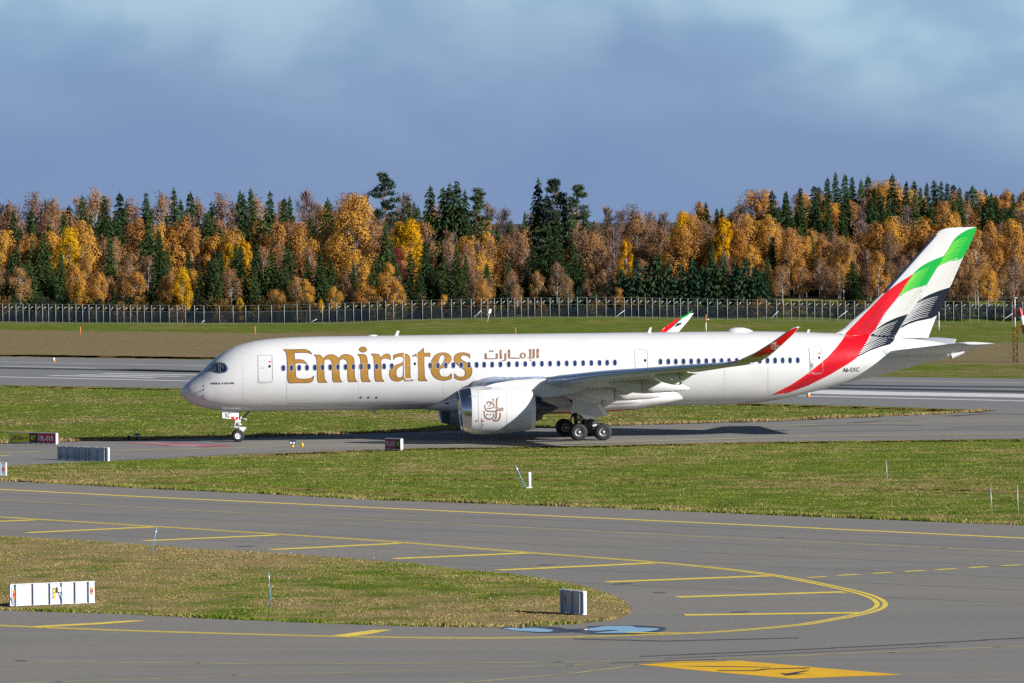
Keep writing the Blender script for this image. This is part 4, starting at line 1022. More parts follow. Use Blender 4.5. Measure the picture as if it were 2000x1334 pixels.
# fine lines in each field: copies of the field's lower edge carried up its left side
def lines(name, left, low, n, mat, t0=.06, t1=.93, ulen=.78, w0=.085, w1=.02, surf=None):
    """left: photo points from lower left corner up; low: lower edge from the same corner to the right"""
    m1, m2 = MB(), MB(); L = dens(left, 1.0); B = dens(low, 1.5)
    for k in range(n):
        t = t0 + (t1 - t0) * k / (n - 1); p = L[int(t * (len(L) - 1))]
        e = ulen * (1 - .10 * (k / n)) 
        q = [(p[0] + b[0] - B[0][0], p[1] + b[1] - B[0][1]) for b in B[:max(3, int(e * len(B)))]]
        for up, mm, sf, off in ((True, m1, tail_lat, .026), (False, m2, tail_lat, .026)):
            seg = [v for v in q if (v[1] < root(v[0]) - .2) == up]
            if len(seg) < 3: continue
            sz = [side(x, y, sf, surf_l0.get(sf, 2.6)) for x, y in seg]; N = len(sz)
            full = len(q)
            ws = [w0 + (w1 - w0) * (q.index(v) / full) for v in seg]
            stroke_sz('', sz, ws, sf, off, None, None, False, mm)
    if m1.v: m1.build(name, mat, fin, False)
    if m2.v: m2.build(name, mat, plane, False)
lines('green_line', Z5([(775, 795), (840, 690), (920, 575)]), Z5([(775, 795), (850, 750), (930, 715), (1030, 690)]), 11, GREENL)
lines('green_line', Z5([(1165, 500), (1215, 405), (1268, 325), (1310, 252)]), Z5([(1165, 500), (1250, 462), (1350, 440), (1390, 425)]), 12, GREENL)
lines('silver_line', Z5([(548, 1118), (660, 950), (765, 805)]), Z5([(548, 1118), (650, 1050), (760, 1000), (870, 965)]), 15, SILVD, w0=.05, w1=.03)
lines('silver_line', Z5([(965, 846), (1060, 665), (1155, 508)]), Z5([(965, 846), (1080, 772), (1180, 732), (1283, 700)]), 14, SILVD, w0=.05, w1=.03)
lines('black_line', Z4([(1372, 386), (1430, 290), (1490, 190)]) + Z5([(545, 1120)]), Z4([(1372, 386), (1500, 322), (1600, 287), (1690, 262)]), 11, PUREW, t0=.10, t1=.94, w0=.052, w1=.012, ulen=.84)
lines('black_line', Z5([(795, 1103), (870, 980), (958, 852)]), Z5([(795, 1103), (870, 1066), (960, 1036), (1100, 1008), (1150, 980)]), 11, PUREW, t0=.12, t1=.92, w0=.052, w1=.012, ulen=.70)
# deep red lines along the red sweep
m1, m2 = MB(), MB()
nL = 9
LL = dens(redL, 2.0); RR = dens(redR[::-1], 2.0)
for k in range(nL):
    t = .30 + .64 * k / (nL - 1)
    q = []
    for u in np.linspace(.16 + .05 * (k % 3), .93, 60):
        a = LL[int(u * (len(LL) - 1))]; b = RR[int(u * (len(RR) - 1))]; q.append((a[0] + (b[0] - a[0]) * t, a[1] + (b[1] - a[1]) * t))
    for up, mm, sf, off in ((True, m1, tail_lat, .026), (False, m2, tail_lat, .026)):
        seg = [v for v in q if (v[1] < root(v[0]) - .3) == up]
        if len(seg) > 2: stroke_sz('', [side(x, y, sf, surf_l0.get(sf, 2.6)) for x, y in seg], .06, sf, off, None, None, False, mm)
if m1.v: m1.build('red_line', REDD, fin, False)
if m2.v: m2.build('red_line', REDD, plane, False)
m = MB(); q = [(1640, 652.6), (1652, 653), (1668, 654.2)]
stroke_sz('', [side(x, y) for x, y in q], .09, fus_lat, .04, None, None, False, m); m.build('fin_root_seam', SEAM, plane, False); m = MB()
stroke_sz('', [side(x, y) for x, y in [(1735, 659.4), (1747, 659.4), (1780, 661.5), (1811, 664)]], .05, fus_lat, .04, None, None, False, m)
m.build('fin_root_seam', SEAM, plane, False)
m = MB(); stroke_sz('', [side(x, y, fin_lat, .2) for x, y in [(1759, 654), (1763, 657), (1768, 660)]], .06, fin_lat, .02, None, None, False, m); m.build('rudder_hinge_mark', GREYP, fin, False)
# ------------------------------------------------------------------ tailplane
def tailplane(sd):
    r_le, t_le, t_te = lp(1738, 688, 1.9), lp(1876, 670.5, 9.3), lp(1949, 671, 9.38)
    secs = []
    for l in (.6, 1.9, 4, 6, 8, 9.0, 9.36):
        k = (l - 1.9) / 7.4
        a = (r_le[0] + (t_le[0] - r_le[0]) * k, r_le[1] + (t_le[1] - r_le[1]) * k)
        c = float(np.interp(l, [.6, 1.9, 9.0, 9.36], [6.2, 5.7, 3.05, 2.4])); a = (a[0] + (.35 if l > 9.2 else 0), a[1])
        dz = -(.10 if l < 9 else .05)
        secs.append([L3(a[0] + x * c, sd * l, a[1] + y * c + dz * x) for x, y in foil(10, .09)])
    o = MB().loft(secs).build('tailplane', WHITE, plane)
    m = MB(); a = r_le                                               # root pod that seals the moving tailplane
    m.loft([[L3(a[0] + u, sd * (1.45 - .25 * max(0, u) / 3 + .42 * h * math.cos(q)), a[1] + .0 + .42 * h * math.sin(q)) for q in [2 * math.pi * k / 14 for k in range(14)]] for u, h in ((-1.35, .05), (-1.1, .5), (-.7, .85), (-.1, 1), (.6, .95), (1.6, .55), (2.6, .1))])
    m.build('tailplane_root', WHITE, o)
    return o
tp_p = tailplane(1); tp_s = tailplane(-1)
a, b = lp(1868, 691, 0), lp(1882, 684.6, 0)
m = MB(); m.tube([L3(a[0] - .5, 0, a[1] - .05), L3(b[0], 0, b[1] + .02)], [.40, .26], 20, 0, False); m.tube([L3(b[0] - .02, 0, b[1] + .02), L3(b[0] - .3, 0, b[1])], [.22, .2], 16, 1); m.build('tail_exhaust', [WHITE, DARKM], plane)
# ------------------------------------------------------------------ landing gear
def wheel_mesh(r, w, rr, rimm):
    m = MB(); prof = [(-w / 2 + .03, rr), (-w / 2, rr + .05), (-w / 2 + .005, r * .78), (-w / 2 + .05, r * .92), (-w / 2 + .11, r * .985), (-w * .12, r), (w * .12, r), (w / 2 - .11, r * .985), (w / 2 - .05, r * .92), (w / 2 - .005, r * .78), (w / 2, rr + .05), (w / 2 - .03, rr)]
    m.revolve(prof, 'y', (0, 0, 0), 40, 0)
    rim = [(-w / 2 + .03, rr), (-w / 2 + .05, rr * .88), (-w / 2 + .13, rr * .80), (-w / 2 + .14, rr * .42), (-w / 2 + .04, rr * .36), (-w / 2 + .03, .01)]
    m.revolve(rim, 'y', (0, 0, 0), 24, 0, [1, 1, 2, 2 if rimm else 1, 1])
    m.revolve([(-a, b) for a, b in rim], 'y', (0, 0, 0), 24, 0, [1, 1, 2, 2 if rimm else 1, 1])
    me_o = m.build('wheel', [TYRE, RIM if rimm else PUREW, RIMD if rimm else GREYP])
    me = me_o.data; bpy.data.objects.remove(me_o); return me
WN = wheel_mesh(.52, .40, .25, False); WM = wheel_mesh(.70, .53, .33, True)
sn = 4.617
ng = empty('nose_gear', L3(sn, 0, 0), 0, plane)
gl = lambda s, lat, z, o: (s - o, -lat, z)
for lt in (.36, -.36): w = link('wheel', WN, None, ng); w.location = gl(sn, lt, .52, sn)
m = MB(); m.tube([gl(sn, 0, .52, sn), gl(sn - .02, 0, 1.3, sn)], .085, 12); m.tube([gl(sn - .02, 0, 1.1, sn), gl(sn - .08, 0, 3.0, sn)], .14, 14); m.tube([gl(sn, .36, .52, sn), gl(sn, -.36, .52, sn)], .07, 10); m.build('strut', GEARM, ng)
m = MB(); m.tube([gl(sn + .12, 0, .80, sn), gl(sn + .55, 0, 1.05, sn), gl(sn + .12, 0, 1.32, sn)], .045, 8); m.tube([gl(sn + .12, .1, .80, sn), gl(sn + .58, .1, 1.08, sn)], .05, 8); m.plate([gl(sn + .10, .2, 1.25, sn), gl(sn + .72, .2, 1.22, sn), gl(sn + .45, .2, .85, sn), gl(sn + .15, .2, .85, sn)], (0, .03, 0), 1); m.build('torque_link', GEARM, ng)
m = MB(); m.tube([gl(sn - .72, .12, 1.22, sn), gl(sn, .12, 1.24, sn)], .04, 8); m.tube([gl(sn - .35, .2, 1.2, sn), gl(sn - .1, .2, 1.9, sn)], .05, 8); m.tube([gl(sn + .05, .16, 1.3, sn), gl(sn + .28, .16, 2.1, sn)], .055, 8); m.tube([gl(sn - .1, .18, 1.5, sn), gl(sn + .3, .18, 1.45, sn)], .05, 8); m.box(gl(sn - .05, .2, 1.75, sn), (.35, .12, .3)); m.tube([gl(sn + .3, .3, 1.95, sn), gl(sn + .75, .3, 1.85, sn)], .035, 6); m.build('steering_links', GEARM, ng)
m = MB(); m.tube([gl(sn + .1, 0, 1.6, sn), gl(sn + 1.3, 0, 2.9, sn)], .06, 8); m.build('drag_brace', GEARD, ng)
dq = [lp(x, y, .62) for x, y in [(434, 801), (466.6, 804.6), (466, 819.6), (434.5, 816.6)]]
door_lat = lambda s, z: .60
surf_l0[door_lat] = .6
for sd in (1, -1):
    m = MB(); m.plate([gl(s, sd * .58, z, sn) for s, z in dq], (0, -sd, 0), .05); m.build('gear_door', PUREW, ng)
nd = empty('door_print', L3(0, 0, 0), 0, plane); bpy.data.objects.remove(nd)
plc = lambda s, z: .645
surf_l0[plc] = .645
print_on('door_print', 'XC', (438.6, 815.8), (450, 816), .38, plc, .004, INK)
rq = [lp(x, y, .66) for x, y in [(452.6, 813.4), (465.4, 814.6), (464.4, 820.2), (453.6, 819.2)]]
m = MB(); m.plate([gl(s, .66, z, sn) for s, z in rq], (0, -1, 0), .02); m.build('warning_tag', RED, ng)
s, z = lp(458.8, 816.4, .68); m = MB(); m.box(gl(s, .69, z, sn), (.13, .01, .12)); m.build('warning_tag_mark', PUREW, ng)
smn = sn + 28.66
def main_gear(sd):
    g = empty('main_gear', L3(smn, sd * 5.3, 0), 0, plane)
    for ds in (-1.0, 1.0):
        for dl in (.70, -.70): w = link('wheel', WM, None, g); w.location = (ds, -sd * dl, .70)
    m = MB(); m.tube([(-1.05, 0, .72), (1.05, 0, .72)], .16, 12)
    for ds in (-1, 1): m.tube([(ds, .72, .70), (ds, -.72, .70)], .12, 12)
    m.build('bogie_beam', GEARD, g)
    m = MB(); m.tube([(0, 0, .75), (-.12, sd * .1, 1.8)], .16, 14); m.tube([(-.12, sd * .1, 1.6), (-.4, sd * .35, 4.1)], .25, 16); m.build('strut', GEARD, g)
    m = MB(); m.tube([(.15, -sd * .12, .95), (.85, -sd * .12, 1.15), (.2, -sd * .12, 1.75)], .07, 8); m.tube([(.35, -sd * .3, .9), (.95, -sd * .3, 1.02)], .07, 8); m.box((.35, -sd * .25, 1.35), (.35, .2, .4)); m.tube([(.1, -sd * .3, 1.2), (.55, -sd * .3, 1.75)], .06, 8); m.build('torque_link', GEARM, g)
    m = MB(); m.tube([(-.15, sd * .1, 1.9), (-1.6, sd * 1.6, 3.4)], .10, 8); m.tube([(-.15, sd * .1, 1.7), (.2, sd * 2.6, 3.2)], .10, 8); m.tube([(-.6, -sd * .2, .9), (-.25, -sd * .1, 2.0)], .06, 8); m.build('side_brace', GEARD, g)
    return g
mg_p, mg_s = main_gear(1), main_gear(-1)
def gear_door(sd):
    lat = 6.35; P = lambda x, y: lp(x, y, 6.35)
    out = [P(*p) for p in [(1120, 772), (1160, 767), (1166.7, 781), (1178, 795), (1190, 810), (1180, 812.6), (1166.7, 815.4), (1145, 819.6), (1138, 813), (1131.6, 807.4), (1124, 806), (1115, 808.7)]]
    m = MB(); n = len(out)
    bow = lambda s, z: lat - .10 * max(0, 3.6 - z) + .02
    m.add([L3(s, sd * bow(s, z), z) for s, z in out] + [L3(s, sd * (bow(s, z) - .08), z) for s, z in out], [tuple(range(n)), tuple(range(n, 2 * n))[::-1]] + [(i, (i + 1) % n, n + (i + 1) % n, n + i) for i in range(n)])
    o = m.build('gear_door', GREYP, plane)
    for q in ([(1131.6, 807.2), (1145, 811), (1166.7, 815.2), (1145, 819.4), (1138, 813)], [(1163.5, 791.5), (1171.5, 789), (1180, 799), (1189.6, 809.8), (1179.6, 812.2), (1172, 800)], [(1134, 771.4), (1136, 784.6), (1137, 784.6), (1135.2, 771.2)]):
        c = [P(*p) for p in q]; mm = MB()
        mm.add([L3(s, sd * (bow(s, z) + .012), z) for s, z in c] + [L3(s, sd * (bow(s, z) + .04), z) for s, z in c], [tuple(range(len(c)))[::-1], tuple(range(len(c), 2 * len(c)))] + [(i, (i + 1) % len(c), len(c) + (i + 1) % len(c), len(c) + i) for i in range(len(c))])
        mm.build('door_flange' if len(q) > 4 else 'door_slot', PUREW if len(q) > 4 else GEARD, o)
    return o
gear_door(1); gear_door(-1)
# ------------------------------------------------------------------ signs beside the taxiways
def gx(px, Y, z=0.0):
    p = at(px, 667, Y)
    for _ in range(3):
        q = topx((p.x, Y, z)); p.x += (px - q[0]) * Y / F
    return Vector((p.x, Y, z))
SIGNW = pmat('sign white casing', (0.62, 0.63, 0.65), 0.45, var=0.06, vscale=2)
SIGNB = pmat('sign back panel', (0.42, 0.45, 0.51), 0.5, var=0.08, vscale=1.5)
RIB = pmat('sign rib', (0.36, 0.43, 0.55), 0.5)
SYEL = pmat('sign yellow', (0.78, 0.66, 0.03), 0.4)
SBLK = pmat('sign black', (0.012, 0.014, 0.018), 0.4)
SRED = pmat('sign red', (0.48, 0.012, 0.075), 0.4)
STXT = pmat('sign white text', (0.75, 0.75, 0.75), 0.5)
REFO = pmat('reflector orange', (0.80, 0.28, 0.01), 0.4)
REFR = pmat('reflector red', (0.60, 0.01, 0.02), 0.4)
YELB = pmat('hazard yellow', (0.75, 0.55, 0.01), 0.45)
def frame_at(name, P, Q):
    d = Q - P; o = empty(name, P, math.atan2(d.y, d.x)); return o, d.length
def flat_text(txt, x0, x1, z0, h, y, mat, name, parent):
    vs, fs = text_mesh(txt, 1, True)
    return MB().add([(x0 + (x1 - x0) * u, y, z0 + h * v) for u, v in vs], fs).build(name, mat, parent)
def front_sign(name, label, px0, px1, Y0, Y1, h, faces, z0=.12):
    P, Q = gx(px0, Y0), gx(px1, Y1); o, L = frame_at(name, P, Q)
    tag(o, label, 'sign')
    m = MB(); t = .22
    m.box((L / 2, 0, z0 + h + .02), (L + .06, t + .04, .05)); m.box((L / 2, 0, z0 - .02), (L + .06, t + .04, .05))
    for x in (0, L): m.box((x, 0, z0 + h / 2), (.06, t + .05, h + .08))
    m.box((L / 2, .04, z0 + h / 2), (L - .02, t * .6, h - .02)); m.build('casing', SIGNW, o)
    for a, b, mat, txts in faces:
        f = MB().box((L * (a + b) / 2, -t / 2 + .0, z0 + h / 2), (L * (b - a) - .04, .02, h - .03)).build('face', mat, o)
        for txt, u0, u1, v0, v1, tm in txts:
            flat_text(txt, L * (a + (b - a) * u0), L * (a + (b - a) * u1), z0 + h * v0, h * (v1 - v0), -t / 2 - .016, tm, 'lettering', f)
    for k in range(max(2, int(L / .55) + 1)):
        n = max(2, int(L / .55) + 1); x = .08 + (L - .16) * k / (n - 1)
        MB().box((x, 0, (z0 - .04) / 2), (.09, .10, z0 - .04)).build('leg', SIGNW, o)
    return o, L
s1, L1 = front_sign('runway_sign', 'long taxiway sign reading 2410m, B7 and 19L-01R on yellow, black and red panels', 19.5, 111, 462.6, 459.3, .80,
    [(0, .435, SYEL, [('2410m', .13, .72, .24, .74, SBLK), ]), (.445, .60, SBLK, [('B7', .18, .82, .24, .76, SYEL)]), (.612, .985, SRED, [('19L-01R', .07, .93, .22, .76, STXT)])])
m = MB(); ax = L1 * .435
m.box((ax * .845, -.127, .12 + .80 * .47), (ax * .12, .004, .07)); m.add([(ax * .88, -.129, .12 + .8 * .62), (ax * .88, -.129, .12 + .8 * .32), (ax * .955, -.129, .12 + .8 * .47)], [(0, 1, 2)]); m.build('arrow', SBLK, s1)
front_sign('runway_sign', 'small red and black sign reading 19L-01R B7 on the grass below the engine', 754.5, 784.5, 443.5, 442.2, .78,
    [(0, .70, SRED, [('19L-01R', .06, .94, .24, .76, STXT)]), (.72, .985, SBLK, [('B7', .15, .85, .26, .74, SYEL)])])
def back_sign(name, label, px0, px1, Y0, Y1, h, ribs, marks, th=.16, z0=.06, rail=False, boxes=()):
    P, Q = gx(px0, Y0), gx(px1, Y1); o, L = frame_at(name, P, Q)
    tag(o, label, 'sign')
    m = MB(); m.box((L / 2, .03, z0 + h / 2), (L, th, h)); m.build('casing', SIGNW, o)
    rb = [0.0] + list(ribs) + [1.0]
    for a, b in zip(rb[:-1], rb[1:]):
        if (b - a) * L < .12: continue
        MB().box((L * (a + b) / 2, -th / 2 + .02, z0 + h / 2), (L * (b - a) - .10, .022, h - .12)).build('panel', SIGNB, o)
    for r in ribs: MB().box((L * r, -th / 2 - .02, z0 + h / 2), (.07, .13, h + .04)).build('rib', RIB, o)
    m = MB(); m.box((L / 2, 0, z0 + h + .015), (L + .02, th + .05, .03)); m.box((L / 2, 0, z0 + .0), (L + .02, th + .05, .03)); m.build('rim', SIGNW, o)
    for r in ribs: MB().box((L * r, 0, z0 / 2), (.08, .2, z0)).build('foot', SIGNW, o)
    if rail: m = MB(); m.box((L * .30, -th / 2 - .07, z0 + h * .34), (L * .58, .04, .05)); m.build('rail', RIB, o)
    for u, v, w, hh, kind in marks:
        y = -th / 2 - .012 if kind != 'box' else -th / 2 - .06
        if kind == 'ref':
            f = MB().box((L * u, -th / 2 - .0, z0 + h * v), (w, .04, hh)).build('reflector', REFO, o)
            MB().box((L * u, -th / 2 - .012, z0 + h * v), (w + .01, .04, hh * .38)).build('reflector_band', REFR, f)
        elif kind == 'haz':
            f = MB().box((L * u, -th / 2 - .0, z0 + h * v), (w, .04, hh)).build('hazard_mark', YELB, o)
            for k in (-.36, 0.02, .38):
                q = hh * k; m = MB(); yy = -th / 2 - .024
                m.add([(L * u - w / 2, yy, z0 + h * v + q - hh * .10), (L * u + w / 2, yy, z0 + h * v + q + hh * .04), (L * u + w / 2, yy, z0 + h * v + q + hh * .16), (L * u - w / 2, yy, z0 + h * v + q + hh * .02)], [(0, 1, 2, 3)]); m.build('hazard_stripe', REFR, f)
        elif kind == 'box':
            MB().box((L * u, y, z0 + h * v), (w, .14, hh)).build('junction_box', SIGNW, o)
        elif kind == 'cab':
            m = MB(); m.tube([(L * u, -th / 2 - .06, z0 + h * v), (L * u + w * .6, -th / 2 - .07, z0 + h * (v - .25)), (L * u + w, -th / 2 - .06, z0 + .02)], .018, 6); m.build('cable', RIB, o)
    return o
def depth_at(px, py): return gp(px, py).y
back_sign('sign_back', 'shaded blue grey back of a long ribbed sign standing at the taxiway edge', 113, 212, depth_at(113, 897.5) , depth_at(113, 897.5) - 4.6, .98, (.06, .20, .36, .43, .56, .625, .79, .945), [(.05, .5, .1, .34, 'ref'), (.33, .5, .1, .34, 'ref'), (.49, .45, .12, .34, 'haz'), (.645, .5, .1, .34, 'ref'), (.965, .5, .08, .34, 'ref')], rail=True)
back_sign('sign_back', 'sunlit white back of a long sign on the dry verge, with orange and yellow marks', 19.5, 184, depth_at(19.5, 1185.5), depth_at(19.5, 1185.5) + 1.9, 1.0, (.065, .27, .47, .61, .77, .93), [(.048, .52, .10, .42, 'ref'), (.515, .52, .11, .52, 'haz'), (.57, .70, .16, .22, 'box'), (.965, .56, .11, .36, 'ref'), (.575, .58, .16, .4, 'cab'), (.015, .42, .14, .4, 'cab')])
back_sign('sign_back', 'small shaded two bay sign back near the rounded tip of the verge', 1098.5, 1142, depth_at(1099, 1197), depth_at(1099, 1197) - 1.9, 1.03, (.05, .50, .90), [(.20, .6, .05, .6, 'ref')])
back_sign('sign_back', 'white sign end cut off by the left photo edge, on the grass', -60, 12.5, depth_at(12, 930) + .9, depth_at(12, 930), .90, (.25, .55, .86), [(.955, .5, .08, .4, 'ref')])

# ------------------------------------------------------------------ lights, stakes, poles
LYEL = pmat('fitting yellow', (0.70, 0.42, 0.01), 0.45)
LBLU = pmat('hood dark blue', (0.02, 0.03, 0.10), 0.35)
LBLK = pmat('hood black', (0.012, 0.012, 0.015), 0.4)
def guard_light(px, py, label, dark):
    p = gp(px, py); o = tag(empty('guard_light', p), label, 'light', 'guard lights beside the taxiway')
    MB().tube([(0, 0, 0), (0, 0, .22)], [.13, .09], 12).build('base', LYEL if not dark else LBLK, o)
    m = MB()
    for sx in (-.12, .12): m.tube([(sx, -.14, .36), (sx, .14, .36)], [.12, .14], 12)
    m.box((0, 0, .38), (.5, .22, .30)); m.plate([(-.28, -.2, .53), (.28, -.2, .53), (.28, .1, .53), (-.28, .1, .53)], (0, 0, 1), .025); m.build('hood', LBLK if dark else LBLU, o)
    m = MB()
    for sx in (-.12, .12): m.tube([(sx, -.155, .36), (sx, -.145, .36)], .085, 12)
    m.build('lens', PUREW, o)
def edge_light(px, py, label, dark=False):
    p = gp(px, py); o = tag(empty('edge_light', p), label, 'light', 'small elevated edge lights')
    MB().tube([(0, 0, 0), (0, 0, .12), (0, 0, .14), (0, 0, .26)], [.07, .06, .12, .12], 12).build('base', LBLK if dark else LYEL, o)
    MB().tube([(0, 0, .26), (0, 0, .36), (0, 0, .41)], [.13, .13, .03], 12).build('lamp', LBLK if dark else LYEL, o)
guard_light(571.5, 873.5, 'dark hooded twin light on a yellow foot beside the front taxiway line', False)
guard_light(267.5, 859.6, 'black hooded twin light at the far taxiway edge, left of the nose wheel', True)
edge_light(590, 875, 'small yellow edge light to the right of the hooded twin light')
edge_light(251.5, 859.8, 'small black edge light to the left of the black hooded twin light', True)
ORG = pmat('stake orange', (0.62, 0.20, 0.05), 0.6); WPL = pmat('post white', (0.75, 0.75, 0.74), 0.5)
BLU = pmat('stake blue', (0.12, 0.30, 0.48), 0.5); GLV = pmat('galvanised', (0.42, 0.45, 0.47), 0.45, metal=.3)
def stake(px0, py0, px1, py1, label, mat, r=.035, name='marker_stake', band=None):
    p = gp(px0, py0); q = at(px1, py1, p.y)
    d = q - p
    o = tag(empty(name, p), label, 'stake')
    MB().tube([(0, 0, 0), tuple(d)], [r, r * .8], 8).build('rod', mat, o)
    if band: MB().tube([tuple(d * .78), tuple(d * .88)], r * 1.25, 8).build('band', band, o)
    return o
stake(295, 1085, 306.5, 1029.5, 'thin blue stake leaning right at the top edge of the verge', BLU, .024, band=WPL)
stake(530, 1187, 524.5, 1115.5, 'thin upright blue grey stake in the middle of the dry verge', BLU, .022, band=WPL)
stake(1026, 952, 1006.5, 908.5, 'blue stake leaning left beside the white post', BLU, .04, band=WPL)
stake(1733, 943, 1731, 899, 'thin grey stake in the green grass below the tail', GLV, .026)
stake(1937.5, 1003.5, 1934.5, 952, 'left of the two thin stakes near the right photo edge', GLV, .028)
stake(1988.5, 1006, 1987, 947, 'rightmost thin grey stake, at the right photo edge', GLV, .03)
for x, y0, y1, lb in ((157, 655, 638, 'short orange stake in the withered grass above the white runway bars'), (498, 656, 637, 'orange stake in the withered grass above the cockpit roof'), (1007, 657, 640, 'orange stake in the far green strip above the wing root')):
    stake(x, y0, x, y1, lb, ORG, .07)
p = gp(1034, 953); o = tag(empty('marker_post', p), 'short thick white plastic post standing in the grass', 'post')
MB().tube([(0, 0, 0), (0, 0, 1.02), (0, 0, 1.06)], [.12, .12, .10], 16).build('post', WPL, o); MB().box((0, 0, .03), (.4, .4, .06)).build('foot', WPL, o)
for (px, py), lb in (((105, 706), 'tiny white and orange runway edge marker beyond the runway'), ((1579, 775), 'tiny orange runway edge marker below the rear fuselage')):
    p = gp(px, py); o = tag(empty('runway_edge_light', p), lb, 'light')
    MB().tube([(0, 0, 0), (0, 0, .25)], [.22, .16], 12).build('base', REFO, o); MB().tube([(0, 0, .25), (0, 0, .5)], [.18, .12], 12).build('lamp', WPL, o)
def mast(px, py, pt, label, arm, r=.07):
    p = gp(px, py); q = at(px, pt, p.y); H = q.z
    o = tag(empty('mast', p), label, 'mast')
    MB().tube([(0, 0, 0), (0, 0, H * .55)], r, 10).build('lower_pole', WPL, o); MB().tube([(0, 0, H * .55), (0, 0, H)], r * .9, 10).build('upper_pole', ORG if arm else WPL, o)
    if arm: MB().tube([(0, 0, H * .72), (.5, 0, H * .72)], .05, 8).build('arm', WPL, o)
mast(1379, 650, 614, 'thin white and orange mast with a short arm behind the fuselage', True)
mast(1834, 645, 609, 'thin plain white mast just right of the tail fin', False)
p = gp(951, 632); q = at(958, 604, p.y); d = q - p
o = tag(empty('leaning_board', p), 'small white board on a leaning post in front of the fence', 'board')
MB().tube([(0, 0, 0), tuple(d)], .05, 8).build('post', WPL, o)
m = MB(); m.plate([tuple(d * .72 + Vector((-.22, -.06, 0))), tuple(d * .72 + Vector((.22, -.06, -.03))), tuple(d * 1.02 + Vector((.22, -.06, -.03))), tuple(d * 1.02 + Vector((-.22, -.06, 0)))], (0, -1, 0), .03); m.build('board', PUREW, o)

# ------------------------------------------------------------------ windsock on its lattice tower at the right edge
p = gp(1983, 707); Y = p.y
o = tag(empty('lattice_tower', p), 'orange lattice tower with a thin pole and flat white cap at the right edge', 'tower')
H1 = at(1983, 640, Y).z; H2 = at(1983, 582, Y).z; w = .26
LORG = pmat('lattice orange', (0.90, 0.34, 0.04), 0.5)
for sx in (-1, 1):
    for sy in (-1, 1): MB().tube([(sx * w, sy * w, 0), (sx * w, sy * w, H1)], .045, 6).build('upright', LORG, o)
n = 9
for k in range(n):
    z0, z1 = H1 * k / n, H1 * (k + 1) / n; sgn = 1 if k % 2 else -1
    MB().tube([(-w * sgn, -w, z0), (w * sgn, -w, z1)], .035, 5).build('brace', LORG, o); MB().tube([(-w * sgn, w, z0), (w * sgn, w, z1)], .035, 5).build('brace', LORG, o)
    MB().tube([(w, -w * sgn, z0), (w, w * sgn, z1)], .035, 5).build('brace', LORG, o); MB().tube([(-w, -w * sgn, z0), (-w, w * sgn, z1)], .035, 5).build('brace', LORG, o)
MB().box((0, 0, H1), (.62, .62, .05)).build('platform', LORG, o)
MB().tube([(0, 0, H1), (0, 0, H2 * .70)], .05, 10).build('pole', WPL, o); MB().tube([(0, 0, H2 * .70), (0, 0, H2 * .83)], .05, 10).build('pole_band', REFR, o); MB().tube([(0, 0, H2 * .83), (0, 0, H2)], .05, 10).build('pole', WPL, o)
MB().tube([(0, 0, H2), (0, 0, H2 + .06)], .30, 14).build('cap', WPL, o); MB().box((.26, -.3, H1 * .14), (.35, .2, .26)).build('control_box', WPL, o)
a = at(1991.5, 601, Y - 1); b = at(2016, 700, Y - 1)
o = tag(empty('windsock', gp(2040, 709)), 'red and white banded windsock hanging at the right photo edge', 'windsock')
base = o.location; cols = [REFR, PUREW, REFR, PUREW, REFR, PUREW]
for k in range(6):
    t0, t1 = k / 6, (k + 1) / 6; f = lambda t: Vector(a).lerp(Vector(b), t) - base
    r = lambda t: .16 + .55 * t
    MB().tube([f(t0), f((t0 + t1) / 2), f(t1)], [r(t0), r((t0 + t1) / 2) * .93, r(t1)], 14, 0, False).build('cloth_band', cols[k], o)
bb = Vector(b) - base
MB().tube([(0, 0, 0), (0, 0, 9.5)], [.10, .06], 10).build('pole', WPL, o)
MB().tube([(0, 0, 5.2), tuple(bb)], .04, 6).build('arm', WPL, o)

# ------------------------------------------------------------------ perimeter fence
FPX = [x / 4 for x in (22, 72, 126, 181, 228, 281, 333, 381, 436, 489, 540, 594, 646, 696, 752, 808, 859, 915, 969, 1020, 1072, 1128, 1186, 1252, 1322, 1385, 1450, 1520, 1594, 1715, 1822, 1920)]
FPX += [500 + x / 4 for x in (20, 122, 222, 322, 422, 520, 572, 632, 696, 763, 825, 886, 949, 1014, 1074, 1146, 1219, 1302, 1371, 1452, 1528, 1604, 1682, 1760, 1812, 1864, 1916, 1968)]
FPX += [1000 + x / 4 for x in (22, 73, 126, 178, 230, 298, 368, 440, 513, 586, 660, 735, 806, 878, 934, 988, 1043, 1098, 1154, 1211, 1266, 1318, 1376, 1450, 1528, 1605, 1683, 1761, 1838, 1917, 1988)]
FPX += [1500 + x / 4 for x in (68, 122, 183, 244, 304, 365, 423, 485, 545, 605, 676, 760, 838, 905, 970, 1040, 1110, 1180, 1250, 1318, 1385, 1450, 1513, 1578, 1645, 1710, 1776, 1842, 1908, 1990)]
FPX = [-160 + 13 * k for k in range(12)] + FPX + [2014 + 17 * k for k in range(10)]
fty = lambda x: float(np.interp(x, [-60, 0, 400, 520, 640, 740, 900, 1000, 1200, 1400, 1600, 1800, 2000, 2080], [592.5, 593, 597, 596, 593, 589, 584, 582, 580.5, 584, 587, 588, 588.5, 589]))
fence = tag(empty('perimeter_fence', gp(0, fby(0))), 'tall galvanised wire mesh fence with angled arms running along the wood edge', 'fence')
FO = fence.location
def post_mesh(arm):
    m = MB(); m.tube([(0, 0, 0), (0, 0, 1.0)], .0, 6) if False else None
    m.tube([(0, 0, -.1), (0, 0, 3.45)], .036, 6)
    if arm: m.tube([(0, -.02, 2.35), (.62, -.1, 2.95)], .045, 6)
    o_ = m.build('post', FGAL); me = o_.data; bpy.data.objects.remove(o_); return me
